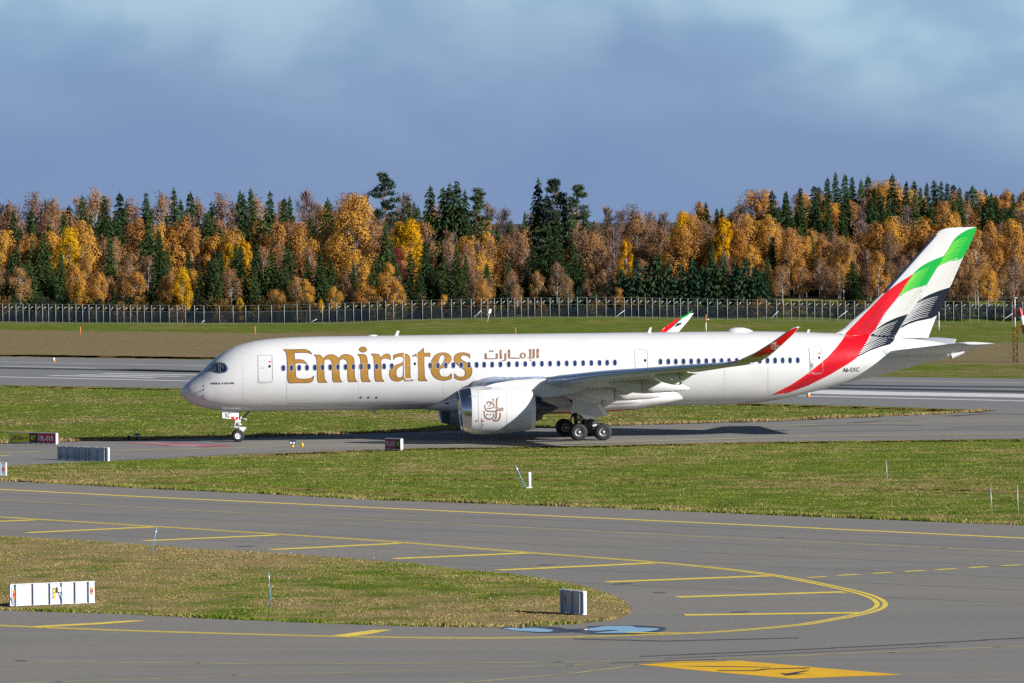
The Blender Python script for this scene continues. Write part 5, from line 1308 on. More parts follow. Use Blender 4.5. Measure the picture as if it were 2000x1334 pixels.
FGAL = pmat('fence galvanised', (0.42, 0.46, 0.50), 0.5, metal=.1)
PM1, PM0 = post_mesh(True), post_mesh(False)
FM = bpy.data.materials.new('fence mesh'); FM.use_nodes = True
nt = FM.node_tree; nb_ = nt.nodes['Principled BSDF']; nb_.inputs['Specular IOR Level'].default_value = 0.0; nb_.inputs['Base Color'].default_value = (.045, .070, .105, 1); nb_.inputs['Roughness'].default_value = .6
tr = nt.nodes.new('ShaderNodeBsdfTransparent'); mx = nt.nodes.new('ShaderNodeMixShader'); mx.inputs[0].default_value = .24
nt.links.new(tr.outputs[0], mx.inputs[1]); nt.links.new(nb_.outputs[0], mx.inputs[2]); nt.links.new(mx.outputs[0], nt.nodes['Material Output'].inputs[0])
FPTS = []
for x in FPX:
    Y = 985.0
    for _ in range(4): p = at(x, fby(x), Y); Y = fence_y(p.x)
    q = at(x, fty(x), p.y); FPTS.append((p, q.z - p.z))
    noarm = 396 < x < 640
    o = link('post', PM0 if noarm else PM1, None, fence); o.location = p - FO; o.scale = (1, 1, (q.z - p.z) / 3.45); o.rotation_euler = (0, 0, random.uniform(-.06, .06))
for (p, h), (q, h2) in zip(FPTS[:-1], FPTS[1:]):
    a, b = p - FO, q - FO
    f = .66
    MB().add([(a.x, a.y + .08, .02), (b.x, b.y + .08, .02), (b.x, b.y + .08, h2 * f), (a.x, a.y + .08, h * f)], [(0, 1, 2, 3)]).build('mesh_panel', FM, fence, False)
for f, r in ((1.0, .012), (.66, .012), (.85, .006), (.02, .02)):
    MB().tube([(p - FO) + Vector((0, .06, max(.04, h * f - .02))) for p, h in FPTS], r, 4).build('wire', GLV, fence)
for x0, y0, x1, y1 in ((1192, 627, 1220, 606), (1501, 626, 1520, 608), (1626, 629, 1655, 607), (1952, 630, 1978, 612), (603, 632, 619, 623), (922, 624, 940, 606), (390, 634, 399, 625)):
    Y = 985.0
    for _ in range(4): p = at(x0, y0, Y - .6); Y = fence_y(p.x)
    q = at(x1, y1, p.y + .1); MB().tube([p - FO, q - FO], .06, 6).build('brace', FGAL, fence)
# ------------------------------------------------------------------ tree prototypes
def leaf_mat(name, cols, tw=.25, vs=.9):
    m = bpy.data.materials.new(name); m.use_nodes = True; t = m.node_tree; b = t.nodes['Principled BSDF']
    oi = t.nodes.new('ShaderNodeObjectInfo'); geo = t.nodes.new('ShaderNodeNewGeometry')
    ramp = t.nodes.new('ShaderNodeValToRGB')
    ramp.color_ramp.elements[0].position = 0; ramp.color_ramp.elements[0].color = (*cols[0], 1)
    ramp.color_ramp.elements[1].position = 1; ramp.color_ramp.elements[1].color = (*cols[-1], 1)
    for i, c in enumerate(cols[1:-1]):
        e = ramp.color_ramp.elements.new((i + 1) / (len(cols) - 1)); e.color = (*c, 1)
    n = t.nodes.new('ShaderNodeTexNoise'); n.inputs['Scale'].default_value = vs; n.inputs['Detail'].default_value = 3
    t.links.new(geo.outputs['Position'], n.inputs['Vector'])
    a = t.nodes.new('ShaderNodeMath'); a.operation = 'MULTIPLY_ADD'; a.inputs[1].default_value = .9; a.inputs[2].default_value = -.45
    t.links.new(n.outputs['Fac'], a.inputs[0])
    s = t.nodes.new('ShaderNodeMath'); s.operation = 'ADD'; t.links.new(oi.outputs['Random'], s.inputs[0]); t.links.new(a.outputs[0], s.inputs[1])
    ri = t.nodes.new('ShaderNodeMath'); ri.operation = 'MULTIPLY_ADD'; ri.inputs[1].default_value = .5; ri.inputs[2].default_value = -.25
    t.links.new(geo.outputs['Random Per Island'], ri.inputs[0])
    s2 = t.nodes.new('ShaderNodeMath'); s2.operation = 'ADD'; s2.use_clamp = True; t.links.new(s.outputs[0], s2.inputs[0]); t.links.new(ri.outputs[0], s2.inputs[1])
    t.links.new(s2.outputs[0], ramp.inputs[0])
    d = t.nodes.new('ShaderNodeBsdfDiffuse'); tl = t.nodes.new('ShaderNodeBsdfTranslucent'); mx = t.nodes.new('ShaderNodeMixShader'); mx.inputs[0].default_value = tw
    t.links.new(ramp.outputs[0], d.inputs[0]); t.links.new(ramp.outputs[0], tl.inputs[0])
    t.links.new(d.outputs[0], mx.inputs[1]); t.links.new(tl.outputs[0], mx.inputs[2]); t.links.new(mx.outputs[0], t.nodes['Material Output'].inputs[0])
    t.nodes.remove(b)
    return m
LM = {
 'spruce': leaf_mat('spruce needles', [(.022, .042, .018), (.038, .066, .024), (.058, .088, .028)], .1),
 'pine': leaf_mat('pine needles', [(.038, .064, .044), (.060, .092, .054), (.082, .112, .056)], .1),
 'low': leaf_mat('young conifer needles', [(.022, .050, .034), (.036, .066, .034), (.055, .080, .030)], .1),
 'gold': leaf_mat('golden birch leaves', [(.36, .172, .056), (.48, .240, .054), (.55, .300, .050)], .3),
 'rust': leaf_mat('rusty birch leaves', [(.19, .112, .078), (.29, .160, .085), (.40, .215, .070)], .25),
 'yellow': leaf_mat('yellow leaves', [(.50, .25, .012), (.58, .32, .010), (.52, .33, .02)], .35),
 'crimson': leaf_mat('crimson leaves', [(.13, .022, .026), (.20, .035, .030)], .25),
 'bare': leaf_mat('bare twigs', [(.125, .092, .092), (.17, .115, .10), (.20, .12, .075)], .0),
 'shrub': leaf_mat('autumn shrub leaves', [(.035, .042, .020), (.075, .062, .026), (.17, .10, .028)], .2)}
BARK = pmat('dark bark', (.075, .055, .042), .9, var=.3, vscale=3)
PBARK = pmat('pine bark', (.24, .115, .060), .9, var=.3, vscale=3)
WBARK = pmat('birch bark', (.42, .39, .36), .8, var=.55, vscale=2.2, col2=(.13, .11, .10))
def leaf_mesh(name, cen, nrm_up, size, mat, aspect=1.0):
    """one small two-triangle leaf clump at every centre; directions random round nrm_up"""
    n = len(cen); cen = np.asarray(cen, float)
    u = rng.normal(size=(n, 3)); u /= np.linalg.norm(u, axis=1)[:, None]
    w = np.asarray(nrm_up, float); v = np.cross(u, w); v /= (np.linalg.norm(v, axis=1)[:, None] + 1e-9)
    u = np.cross(w, v) if aspect == 'along' else u
    s = np.asarray(size, float).reshape(-1, 1)
    if isinstance(aspect, str): L_, W_ = w, v; a = .30
    else: L_, W_ = u, v; a = aspect
    p = np.empty((n, 4, 3))
    p[:, 0] = cen - L_ * s * .5; p[:, 1] = cen + W_ * s * .5 * a; p[:, 2] = cen + L_ * s * .5; p[:, 3] = cen - W_ * s * .5 * a
    me = bpy.data.meshes.new(name)
    me.vertices.add(n * 4); me.vertices.foreach_set('co', p.reshape(-1))
    me.loops.add(n * 4); me.loops.foreach_set('vertex_index', np.arange(n * 4, dtype=np.int32))
    me.polygons.add(n); me.polygons.foreach_set('loop_start', np.arange(0, n * 4, 4, dtype=np.int32))
    me.polygons.foreach_set('loop_total', np.full(n, 4, dtype=np.int32))
    me.update(calc_edges=True); me.materials.append(mat)
    return me
def spruce(H, Rm, seed, mat='spruce', dense=1.0, power=.9, base=.03):
    r = np.random.default_rng(seed); cen = []; dr = []; sz = []
    z = H * base
    while z < H * .995:
        t = z / H; rad = Rm * (1 - t) ** power * r.uniform(.72, 1.12) + .10
        nb = max(4, int((5 + 7 * (1 - t)) * dense)); a0 = r.uniform(0, 6.28)
        for k in range(nb):
            an = a0 + 6.283 * k / nb + r.uniform(-.25, .25); rr = rad * r.uniform(.7, 1.15)
            n = max(2, int(rr / .38))
            for j in range(n):
                q = (j + r.uniform(.2, .9)) / n; d = rr * q
                zz = z - d * .38 + .16 * d * q * 1.2 + r.uniform(-.28, .28)
                for e in range(2):
                    w = r.uniform(-.34, .34) * (1.2 - .5 * q)
                    cen.append((d * math.cos(an) - w * math.sin(an), d * math.sin(an) + w * math.cos(an), max(.1, zz + r.uniform(-.1, .05))))
                    dv = np.array([math.cos(an + w), math.sin(an + w), -.55 + r.uniform(-.4, .3)]); dr.append(dv / np.linalg.norm(dv)); sz.append(r.uniform(.55, 1.05) * (.55 + .45 * min(1, rad)))
        z += .30 + .12 * r.uniform()
    cen.append((0, 0, H)); dr.append((0, 0, 1)); sz.append(.9)
    return leaf_mesh('crown', cen, dr, sz, LM[mat], 'along'), [((0, 0, 0), (0, 0, H * .95))], H * .011 + .04, BARK
def pine(H, seed, low=.42):
    r = np.random.default_rng(seed); cen = []; dr = []; sz = []; limbs = [((0, 0, 0), (r.uniform(-.3, .3), r.uniform(-.3, .3), H * .97))]
    for k in range(42):
        t = low + (1 - low) * (k + r.uniform(0, .8)) / 42; z = H * t; an = r.uniform(0, 6.283)
        u = (t - low) / (1 - low); L = (.6 + 3.7 * (1 - u) ** .8 * min(1, .45 + u * 2.4)) * r.uniform(.5, 1.12)
        e = (L * math.cos(an), L * math.sin(an), z + L * r.uniform(.0, .45)); limbs.append(((0, 0, z - .3), e))
        for q in (1.0, .62):
            c = (e[0] * q, e[1] * q, z + (e[2] - z) * q); m = int(62 * q)
            for _ in range(m):
                v = r.normal(size=3); v /= np.linalg.norm(v); s = r.uniform(.2, 1) ** .5
                cen.append((c[0] + v[0] * s * 1.0, c[1] + v[1] * s * 1.0, c[2] + v[2] * s * .42)); d = np.array([v[0], v[1], .5 + v[2]]); dr.append(d / (np.linalg.norm(d) + 1e-6)); sz.append(r.uniform(.42, .8))
    for _ in range(70):
        v = r.normal(size=3); v /= np.linalg.norm(v); cen.append((v[0] * .7, v[1] * .7, H * .97 + v[2] * .7)); dr.append((v[0], v[1], abs(v[2]) + .01)); sz.append(.5)
    return leaf_mesh('crown', cen, np.array(dr) / np.linalg.norm(np.array(dr), axis=1)[:, None], sz, LM['pine'], 'along'), limbs, H * .010 + .06, PBARK
def facing_mesh(name, cen, nrm, size, mat):
    """leaf clumps that face outwards from their bough, so a crown has a lit and a shaded side"""
    n = len(cen); cen = np.asarray(cen, float); w = np.asarray(nrm, float); w /= np.linalg.norm(w, axis=1)[:, None] + 1e-9
    t = rng.normal(size=(n, 3)); u = np.cross(t, w); u /= np.linalg.norm(u, axis=1)[:, None] + 1e-9; v = np.cross(w, u)
    s_ = np.asarray(size, float).reshape(-1, 1); p = np.empty((n, 4, 3))
    p[:, 0] = cen - u * s_ * .55; p[:, 1] = cen + v * s_ * .4; p[:, 2] = cen + u * s_ * .55; p[:, 3] = cen - v * s_ * .4
    me = bpy.data.meshes.new(name)
    me.vertices.add(n * 4); me.vertices.foreach_set('co', p.reshape(-1)); me.loops.add(n * 4); me.loops.foreach_set('vertex_index', np.arange(n * 4, dtype=np.int32))
    me.polygons.add(n); me.polygons.foreach_set('loop_start', np.arange(0, n * 4, 4, dtype=np.int32)); me.polygons.foreach_set('loop_total', np.full(n, 4, dtype=np.int32))
    me.update(calc_edges=True); me.materials.append(mat); return me
def birch(H, W, seed, mat='gold', fill=1.0, low=.22, leaf=.22, round_=False):
    r = np.random.default_rng(seed); cen = []; nr = []; limbs = []
    lean = (r.uniform(-.05, .05) * H, r.uniform(-.03, .03) * H)
    tx = lambda t: (lean[0] * t * t, lean[1] * t * t, H * .96 * t)
    for k in range(6): limbs.append((tx(k / 6), tx((k + 1) / 6)))
    nb = 46
    for k in range(nb):
        u = ((k + r.uniform(0, 1)) / nb) ** .9; t = low + (1 - low) * u; an = r.uniform(0, 6.283)
        env = W * (math.sin(math.pi * min(1, u * .80 + .17)) ** .62) * r.uniform(.86, 1.08)
        q = r.uniform(.45, .95); b = tx(max(.1, t * .93 - .06)); c0 = tx(t)
        e = (c0[0] + env * q * math.cos(an), c0[1] + env * q * math.sin(an), c0[2] + r.uniform(-.3, .3)); limbs.append((b, e))
        rx = r.uniform(.55, .95) * W / 2.6; rz = r.uniform(.8, 1.5) * W / 2.6
        m = int(r.uniform(60, 130) * fill)
        for _ in range(m):
            v = r.normal(size=3); v /= np.linalg.norm(v); s = r.uniform(.25, 1) ** .45
            cen.append((e[0] + v[0] * rx * s, e[1] + v[1] * rx * s, min(H * 1.01, e[2] + v[2] * rz * s - .25)))
            o = np.array([math.cos(an) * .7, math.sin(an) * .7, .25]); j = r.normal(size=3) * .45; nr.append(v * .9 + o + j)
    for _ in range(int(140 * fill)):
        v = r.normal(size=3); p = tx(r.uniform(.84, 1.0)); cen.append((p[0] + v[0] * .32, p[1] + v[1] * .32, p[2] + v[2] * .3)); nr.append(v + np.array([0, 0, .6]))
    return facing_mesh('crown', cen, nr, r.uniform(.7, 1.35, len(cen)) * leaf, LM[mat]), limbs, H * .007 + .05, WBARK
def bare(H, W, seed, leaves=0):
    r = np.random.default_rng(seed); cen = []; dr = []; sz = []; limbs = []
    tx = lambda t: (0.02 * H * t * t, 0, H * .96 * t)
    for k in range(5): limbs.append((tx(k / 5), tx((k + 1) / 5)))
    for k in range(26):
        t = .28 + .68 * (k + r.uniform(0, 1)) / 26; an = r.uniform(0, 6.283); u = (t - .28) / .7
        L = W * math.sin(math.pi * (u * .8 + .18)) ** .7 * r.uniform(.6, 1.1); b = tx(t); e = (b[0] + L * .7 * math.cos(an), b[1] + L * .7 * math.sin(an), min(H, b[2] + L * 1.15)); limbs.append((b, e))
        for _ in range(44):
            q = r.uniform(.2, 1.1); v = r.normal(size=3); v /= np.linalg.norm(v)
            c = [b[i] + (e[i] - b[i]) * q + v[i] * .45 for i in range(3)]; cen.append(c); d = np.array([v[0] * .7 + math.cos(an) * .4, v[1] * .7 + math.sin(an) * .4, .9 + v[2] * .5]); dr.append(d / np.linalg.norm(d)); sz.append(r.uniform(.6, 1.5))
    me = leaf_mesh('crown', cen, dr, sz, LM['bare'], 'along')
    v = np.empty(len(me.vertices) * 3); me.vertices.foreach_get('co', v); v = v.reshape(-1, 4, 3)
    mid = (v[:, 1] + v[:, 3]) / 2; v[:, 1] = mid + (v[:, 1] - mid) * .28; v[:, 3] = mid + (v[:, 3] - mid) * .28
    me.vertices.foreach_set('co', v.reshape(-1)); me.update()
    return me, limbs, H * .007 + .05, WBARK
def bush(H, W, seed, mat):
    r = np.random.default_rng(seed); cen = []; dr = []; sz = []
    for _ in range(900):
        v = r.normal(size=3); v /= np.linalg.norm(v); s = r.uniform(.35, 1) ** .5
        z = H * (.5 + .5 * v[2] * s); k = 1 - .35 * max(0, v[2]) ; cen.append((v[0] * W * s * k, v[1] * W * s * k, max(.05, z * r.uniform(.85, 1.08)))); d = np.array([v[0], v[1], .7 + v[2] * .6]); dr.append(d / np.linalg.norm(d)); sz.append(r.uniform(.3, .65))
    return leaf_mesh('crown', cen, dr, sz, LM[mat], 'along'), [((0, 0, 0), (0, 0, H * .7))], .07, BARK
def trunk_mesh(limbs, rad, mat):
    m = MB()
    for i, (a, b) in enumerate(limbs):
        main = i == 0 or (limbs[0][1] == a) or (i < 6 and len(limbs) > 8 and limbs[i - 1][1] == a)
        if main:
            H = max(l[1][2] for l in limbs); ra = rad * (1 - .8 * a[2] / H); rb = rad * (1 - .8 * min(1, b[2] / H)); m.tube([a, b], [ra, max(.02, rb)], 6, 0, False)
        else: m.tube([a, b], [rad * .32, rad * .10], 4, 0, False)
    o = m.build('trunk', mat); me = o.data; bpy.data.objects.remove(o); return me
PROTO = {}
def reg(kind, H, tup): PROTO.setdefault(kind, []).append((H, tup[0], trunk_mesh(tup[1], tup[2], tup[3])))
for k in range(4): reg('spruce', 18, spruce(18, (3.5, 4.0, 3.2, 3.7)[k], 10 + k, dense=(1.1, 1.2, 1, 1.1)[k], power=(.66, .6, .72, .64)[k]))
for k in range(2): reg('slim', 18, spruce(18, (3.2, 2.9)[k], 20 + k, dense=1.15, power=.74))
for k in range(3): reg('pine', 22, pine(22, 30 + k, (.22, .16, .26)[k]))
for k in range(4): reg('gold', 14, birch(14, (3.1, 2.7, 3.6, 2.9)[k], 40 + k, 'gold', 1.25, (.30, .26, .36, .42)[k]))
for k in range(4): reg('rust', 15, birch(15, (2.9, 3.4, 2.6, 3.1)[k], 50 + k, 'rust', (.75, .95, .55, .85)[k], (.36, .30, .42, .46)[k]))
reg('yellow', 13, birch(13, 1.9, 60, 'yellow', 1.5, .12)); reg('yellow', 13, birch(13, 2.7, 61, 'yellow', 1.3, .25))
reg('crimson', 9, birch(9, 1.7, 66, 'crimson', 1.2, .1))
for k in range(3): reg('bare', 17, bare(17, (2.4, 2.0, 2.8)[k], 70 + k))
for k in range(2): reg('low', 7, spruce(7, (2.3, 2.6)[k], 80 + k, 'low', 1.2, .62, .02))
for k in range(3): reg('shrub', 3, bush(3, (1.7, 2.2, 1.4)[k], 90 + k, 'shrub'))

# ------------------------------------------------------------------ where the trees stand
FOREST = []                                                          # kind, photo column, top row, depth
def T(kind, *xy, d=70):
    for x, y in xy: FOREST.append((kind, x, y, d))
# skyline
T('rust', (22, 388), (60, 377), (105, 383), (255, 386), (317, 369), (437, 379), d=105)
T('rust', (185, 364), (500, 378), (385, 384), (1240, 401), (1270, 409), (1555, 372), d=110)
T('bare', (130, 400), (155, 380), (595, 363), (615, 386), (690, 371), (712, 371), (785, 371), (955, 391), (985, 399), (1183, 399), (1212, 404), (1432, 411), (8, 392), (85, 384), (205, 378), (1295, 410), (640, 392), (460, 388), (545, 388), d=115)
T('spruce', (160, 384), (234, 376), (285, 376), (372, 376), (413, 396), (555, 386), (797, 386), (1447, 406), (1105, 396), (1508, 373), (1590, 362), d=95)
T('slim', (340, 369), (469, 374), (490, 369), (566, 386), (1025, 415), (1366, 394), (1379, 396), (1400, 408), (1410, 407), (1535, 373), (1563, 366), d=100)
T('spruce', (203, 381), (475, 379), (527, 376), (640, 389), (840, 365), (866, 368), (892, 352), (908, 372), (878, 358), d=62)
T('pine', (750, 342), (932, 371), (1085, 352), (1128, 363), d=78)
T('spruce', (1051, 350), (1105, 392), (1068, 380), (1140, 410), d=80)
T('gold', (675, 379), (1465, 372), (1490, 372), (1370, 396), (1420, 420), d=100)
T('yellow', (1330, 411), (1345, 418), d=84)
# far ridge of spruces on the right
for i, (x, y) in enumerate([(1600, 366), (1616, 348), (1632, 338), (1650, 340), (1664, 345), (1682, 352), (1695, 344), (1708, 366), (1720, 362), (1743, 341), (1756, 360), (1770, 356), (1785, 354), (1798, 366), (1810, 358), (1825, 353), (1838, 355), (1850, 357), (1862, 360), (1874, 366), (1888, 372), (1900, 364), (1925, 369), (1936, 378), (1955, 384), (1978, 378), (1992, 384), (2010, 374), (2030, 380), (2050, 372)]):
    T('slim' if i % 3 else 'spruce', (x, y), d=125 - 14 * (i % 2))
T('gold', (1712, 354), (1735, 353), (1912, 373), (1965, 371), (1945, 382), (1997, 368), (1780, 372), (1570, 380), d=120)
T('rust', (1700, 362), (1725, 358), (1606, 372), (1870, 372), d=122)
for i in range(46):
    T('spruce' if i % 2 else 'slim', (1528 + i * 10.9 + random.uniform(-5, 5), 372 + random.uniform(0, 62)), d=random.uniform(70, 112))
# golden and rusty second tier
T('gold', (10, 452), (52, 458), (98, 452), (160, 432), (325, 482), (360, 424), (345, 438), (445, 468), (420, 455), (540, 432), (590, 436), (650, 462), (608, 462), (690, 384), (935, 484), (920, 462), (250, 512), (378, 446), (460, 450), (35, 470), (520, 470), (310, 436), (1490, 430), d=48)
T('yellow', (132, 442), (802, 426), (786, 432), (1224, 468), (1410, 424), (475, 468), (455, 474), d=42)
T('rust', (1000, 442), (1135, 442), (1165, 452), (1120, 470), (1180, 470), (1240, 420), (1265, 430), (1295, 440), (200, 460), (720, 400), (740, 430), (710, 450), (765, 440), (1000, 475), (955, 460), (1020, 465), (1310, 470), (1395, 440), (1375, 430), (1345, 440), (1280, 470), (1255, 480), (1190, 500), (1150, 500), (130, 480), (290, 470), (830, 430), (640, 430), (1450, 420), (1475, 440), (1520, 440), d=52)
T('crimson', (776, 482), d=30)
T('gold', (1355, 424), (1330, 442), (1318, 470), (1430, 436), (1460, 420), (1500, 420), (1400, 460), d=44)
T('yellow', (1215, 520), d=12)
# front spruces
T('spruce', (85, 452), (62, 470), (290, 420), (470, 480), (500, 474), (530, 490), (562, 470), (600, 500), (650, 512), (690, 516), (765, 470), (800, 490), (832, 478), (870, 500), (892, 482), (950, 520), (992, 500), (1040, 480), (1072, 438), (1086, 470), (1052, 500), (1100, 505), (215, 458), (1025, 520), (735, 500), (625, 490), (780, 520), (1498, 500), (1000, 540), (910, 500), (585, 520), (430, 490), (520, 520), (845, 520), d=22)
T('slim', (390, 516), (752, 432), (310, 450), (420, 500), (1390, 470), (1135, 500), (560, 520), (1060, 560), d=14)
T('low', (1215, 528), (1242, 508), (1262, 520), (1285, 498), (1305, 512), (1330, 518), (1352, 508), (1372, 522), (1392, 512), (1412, 502), (1436, 515), (1455, 508), (1474, 520), (1195, 545), (1318, 540), (1275, 545), (1365, 545), (1425, 545), (1485, 530), (1235, 548), d=10)
T('low', (120, 562), (150, 556), (255, 566), (280, 560), (305, 572), (225, 570), (80, 570), (30, 575), (345, 568), (180, 575), (1130, 560), (1160, 568), d=9)
T('gold', (600, 545), (540, 565), (755, 512), (720, 556), (652, 560), (190, 530), (160, 545), (700, 570), (865, 575), (775, 548), (1205, 560), (320, 540), (1930, 525), (265, 530), (630, 590), (945, 545), d=9)
T('rust', (580, 535), (690, 560), (770, 540), (1010, 552), (1110, 540), (1175, 525), (950, 540), (1095, 575), (210, 540), (40, 520), (1150, 540), (925, 520), (820, 570), d=12)
T('yellow', (470, 580), (625, 585), (355, 520), d=7)
# birch wood under the fin on the right
for i in range(44):
    T('rust' if i % 3 else 'gold', (1500 + i * 12.4 + random.uniform(-5, 5), random.uniform(436, 505)), d=random.uniform(32, 66))
T('gold', (1710, 432), (1745, 424), (1800, 425), (1852, 412), (1826, 440), (1770, 440), (1900, 440), (1938, 432), (1975, 428), (1566, 462), (1540, 490), (1610, 462), (1660, 474), (1685, 456), d=40)
T('rust', (1700, 512), (1730, 510), (1890, 530), (1905, 520), (1620, 520), (1640, 510), (1600, 500), (1870, 520), (1960, 520), (1985, 510), (1575, 520), (1520, 520), d=22)
# fill so that no gap opens behind the rows
prof = lambda x: float(np.interp(x, [-60, 0, 185, 340, 475, 600, 750, 890, 960, 1010, 1060, 1130, 1170, 1230, 1330, 1460, 1520, 1640, 1800, 2000, 2060], [395, 392, 392, 388, 392, 395, 392, 392, 402, 424, 395, 395, 424, 412, 420, 395, 390, 372, 372, 382, 382]))
for row, (d, lo, hi) in enumerate(((18, 105, 150), (34, 70, 120), (52, 45, 95), (72, 20, 65), (92, 8, 40), (114, 3, 26))):
    x = -150 + row * 9
    while x < 2150:
        r_ = random.random(); con = .50 if not 1150 < x < 1480 else .26
        if row == 0 and x < 1150: con = .78
        if x > 1520: con = .12 if row < 3 else .7
        kind = ('spruce' if r_ < con * .6 else 'slim') if r_ < con else ('rust' if r_ < con + (1 - con) * .42 else ('gold' if r_ < con + (1 - con) * .68 else 'bare'))
        if row < 2 and kind == 'bare': kind = 'rust'
        T(kind, (x, prof(x) + random.uniform(lo, hi)), d=d + random.uniform(-6, 6)); x += random.uniform(34, 54) if row < 3 else random.uniform(28, 46)
for i in range(70): T('shrub', (-40 + i * 30 + random.uniform(-14, 14), random.uniform(578, 598)), d=random.uniform(5, 9))
# ------------------------------------------------------------------ names for places along the wood
LAND = [(-999, 'outside the left photo edge'), (0, 'left of the distance sign'), (19, 'above the distance sign'), (112, 'above the shaded sign back'), (213, 'left of the black twin light'), (252, 'above the black twin light'), (300, 'left of the aircraft nose'), (354, 'above the aircraft nose'), (400, 'above the cockpit glass'), (446, 'right of the cockpit glass'), (500, 'above the front door'), (535, 'above the capital E'), (612, 'above the letter m'), (698, 'above the letter i'), (724, 'above the letter r'), (762, 'above the letter a'), (806, 'above the letter t'), (841, 'above the final e'), (886, 'above the letter s'), (924, 'left of the script lettering'), (948, 'above the script lettering'), (1000, 'above the script end'), (1055, 'above the exhaust cone'), (1100, 'above the main gear'), (1145, 'right of the main gear'), (1200, 'left of the third door'), (1238, 'above the third door'), (1268, 'left of the far winglet'), (1300, 'above the far winglet'), (1352, 'left of the thin mast'), (1380, 'left of the roof dome'), (1415, 'above the roof dome'), (1475, 'left of the red winglet'), (1510, 'above the red winglet'), (1562, 'above the rear door'), (1607, 'left of the fin root'), (1645, 'above the fin root'), (1690, 'left of the fin middle'), (1730, 'above the fin middle'), (1775, 'left of the fin top'), (1830, 'above the fin top'), (1885, 'right of the fin top'), (1925, 'above the tailplane tip'), (1960, 'above the lattice tower'), (1995, 'at the right photo edge'), (2012, 'outside the right photo edge')]
def place_word(x):
    w = LAND[0][1]
    for a, b in LAND:
        if x >= a: w = b
    return w
LOOK = {'spruce': 'broad dark spruce', 'slim': 'slim pointed spruce', 'pine': 'tall ragged pine', 'gold': 'golden birch', 'rust': 'rusty brown birch', 'yellow': 'bright yellow birch', 'bare': 'leafless grey tree', 'crimson': 'narrow crimson tree', 'low': 'low blue green conifer', 'shrub': 'low brown shrub'}
CAT = {'spruce': 'spruce', 'slim': 'spruce', 'pine': 'pine', 'gold': 'birch', 'rust': 'birch', 'yellow': 'birch', 'bare': 'tree', 'crimson': 'tree', 'low': 'young conifer', 'shrub': 'shrub'}
NAME = {'spruce': 'spruce_tree', 'slim': 'spruce_tree', 'pine': 'pine_tree', 'gold': 'birch_tree', 'rust': 'birch_tree', 'yellow': 'birch_tree', 'bare': 'bare_birch', 'crimson': 'crimson_tree', 'low': 'young_conifer', 'shrub': 'shrub'}  # the bare ones are birches without leaves
def row_word(d): return 'by the fence' if d < 26 else ('in the middle rows' if d < 62 else ('in the back rows' if d < 98 else 'on the skyline'))
recs = []
for kind, x, y, d in FOREST:
    p = gp(x, 640); Y = fence_y((x - 1000) / F * 1000) + 4 + d
    a = at(x, y, Y); gz = ground_z(a.x, Y); H = a.z - gz
    if H < 1.5: continue
    recs.append([kind, x, d, a.x, Y, gz, H])
groups = {}
for r_ in recs:
    key = (LOOK[r_[0]], row_word(r_[2]), place_word(r_[1])); groups.setdefault(key, []).append(r_)
ORD = ['', 'second ', 'third ', 'fourth ', 'fifth ', 'sixth ', 'seventh ', 'eighth ']
for key, lst in groups.items():
    lst.sort(key=lambda q: q[1]); n = len(lst)
    for i, r_ in enumerate(lst):
        if n == 1: lb = f'{key[0]} {key[1]}, {key[2]}'
        elif n == 2: lb = f'{("left", "right")[i]} of two {key[0]}s {key[1]}, {key[2]}'.replace('birchs', 'birches')
        else: lb = (f'leftmost {key[0]} {key[1]}, {key[2]}' if i == 0 else (f'rightmost {key[0]} {key[1]}, {key[2]}' if i == n - 1 else f'{ORD[i]}{key[0]} from left {key[1]}, {key[2]}'))
        r_.append(lb)
for kind, x, d, X, Y, gz, H, lb in recs:
    hp, cme, tme = random.choice(PROTO[kind]) if kind != 'yellow' else (PROTO[kind][0] if abs(x - 1224) < 2 else random.choice(PROTO[kind]))
    o = empty(NAME[kind], (X, Y, gz - .05), random.uniform(0, 6.283))
    s = H / hp; wd = max(.75, min(1.25, s ** -.35)) * random.uniform(.9, 1.12)
    if kind == 'pine': wd = random.uniform(.95, 1.1)
    o.scale = (s * wd, s * wd, s)
    tag(o, lb, CAT[kind], {'spruce': 'spruces', 'pine': 'pines', 'birch': 'birches', 'tree': 'bare and crimson trees', 'young conifer': 'young conifers', 'shrub': 'shrubs'}[CAT[kind]] + ' in the wood beyond the fence')
    link('crown', cme, None, o); link('trunk', tme, None, o)

# ------------------------------------------------------------------ grass blades, weeds and little flowers
def in_px(px, polys): return any(pip(px, p) for p in polys)
def tuft_mat(name, cols):
    n = NT(name); a = n.noise(0.055, 4, (0.8, .55, 1)); b = n.noise(0.42, 5, (0.8, .6, 1)); c = n.noise(2.6, 6)
    g = n.mix(n.ramp(b, .35, .65), tuple(v * 1.1 for v in GRN2), tuple(v * 1.25 for v in GRN)); g = n.mix(n.ramp(c, .45, .75), g, GRNY)
    dry = cols
    k = n.math('ADD', n.math('MULTIPLY', a, 0.9), n.math('MULTIPLY', b, 0.85)); k = n.math('ADD', k, n.math('MULTIPLY', c, 0.15))
    rw = n.noise(0.5, 3, (.035, 1, 1), -.06, (3, 7, 0)); k = n.math('ADD', k, n.math('MULTIPLY', rw, .55))
    ri = n.math('MULTIPLY', n.geo.outputs['Random Per Island'], .20); k = n.math('ADD', k, n.math('SUBTRACT', ri, .10))
    k = n.ramp(k, 1.22 - dry * 0.5 - .05, 1.22 - dry * 0.5 + .20)
    return n.out(n.mix(k, g, n.mix(n.geo.outputs['Random Per Island'], tuple(v * 1.15 for v in STRAW2), tuple(v * 1.2 for v in STRAW))), .9, .1)
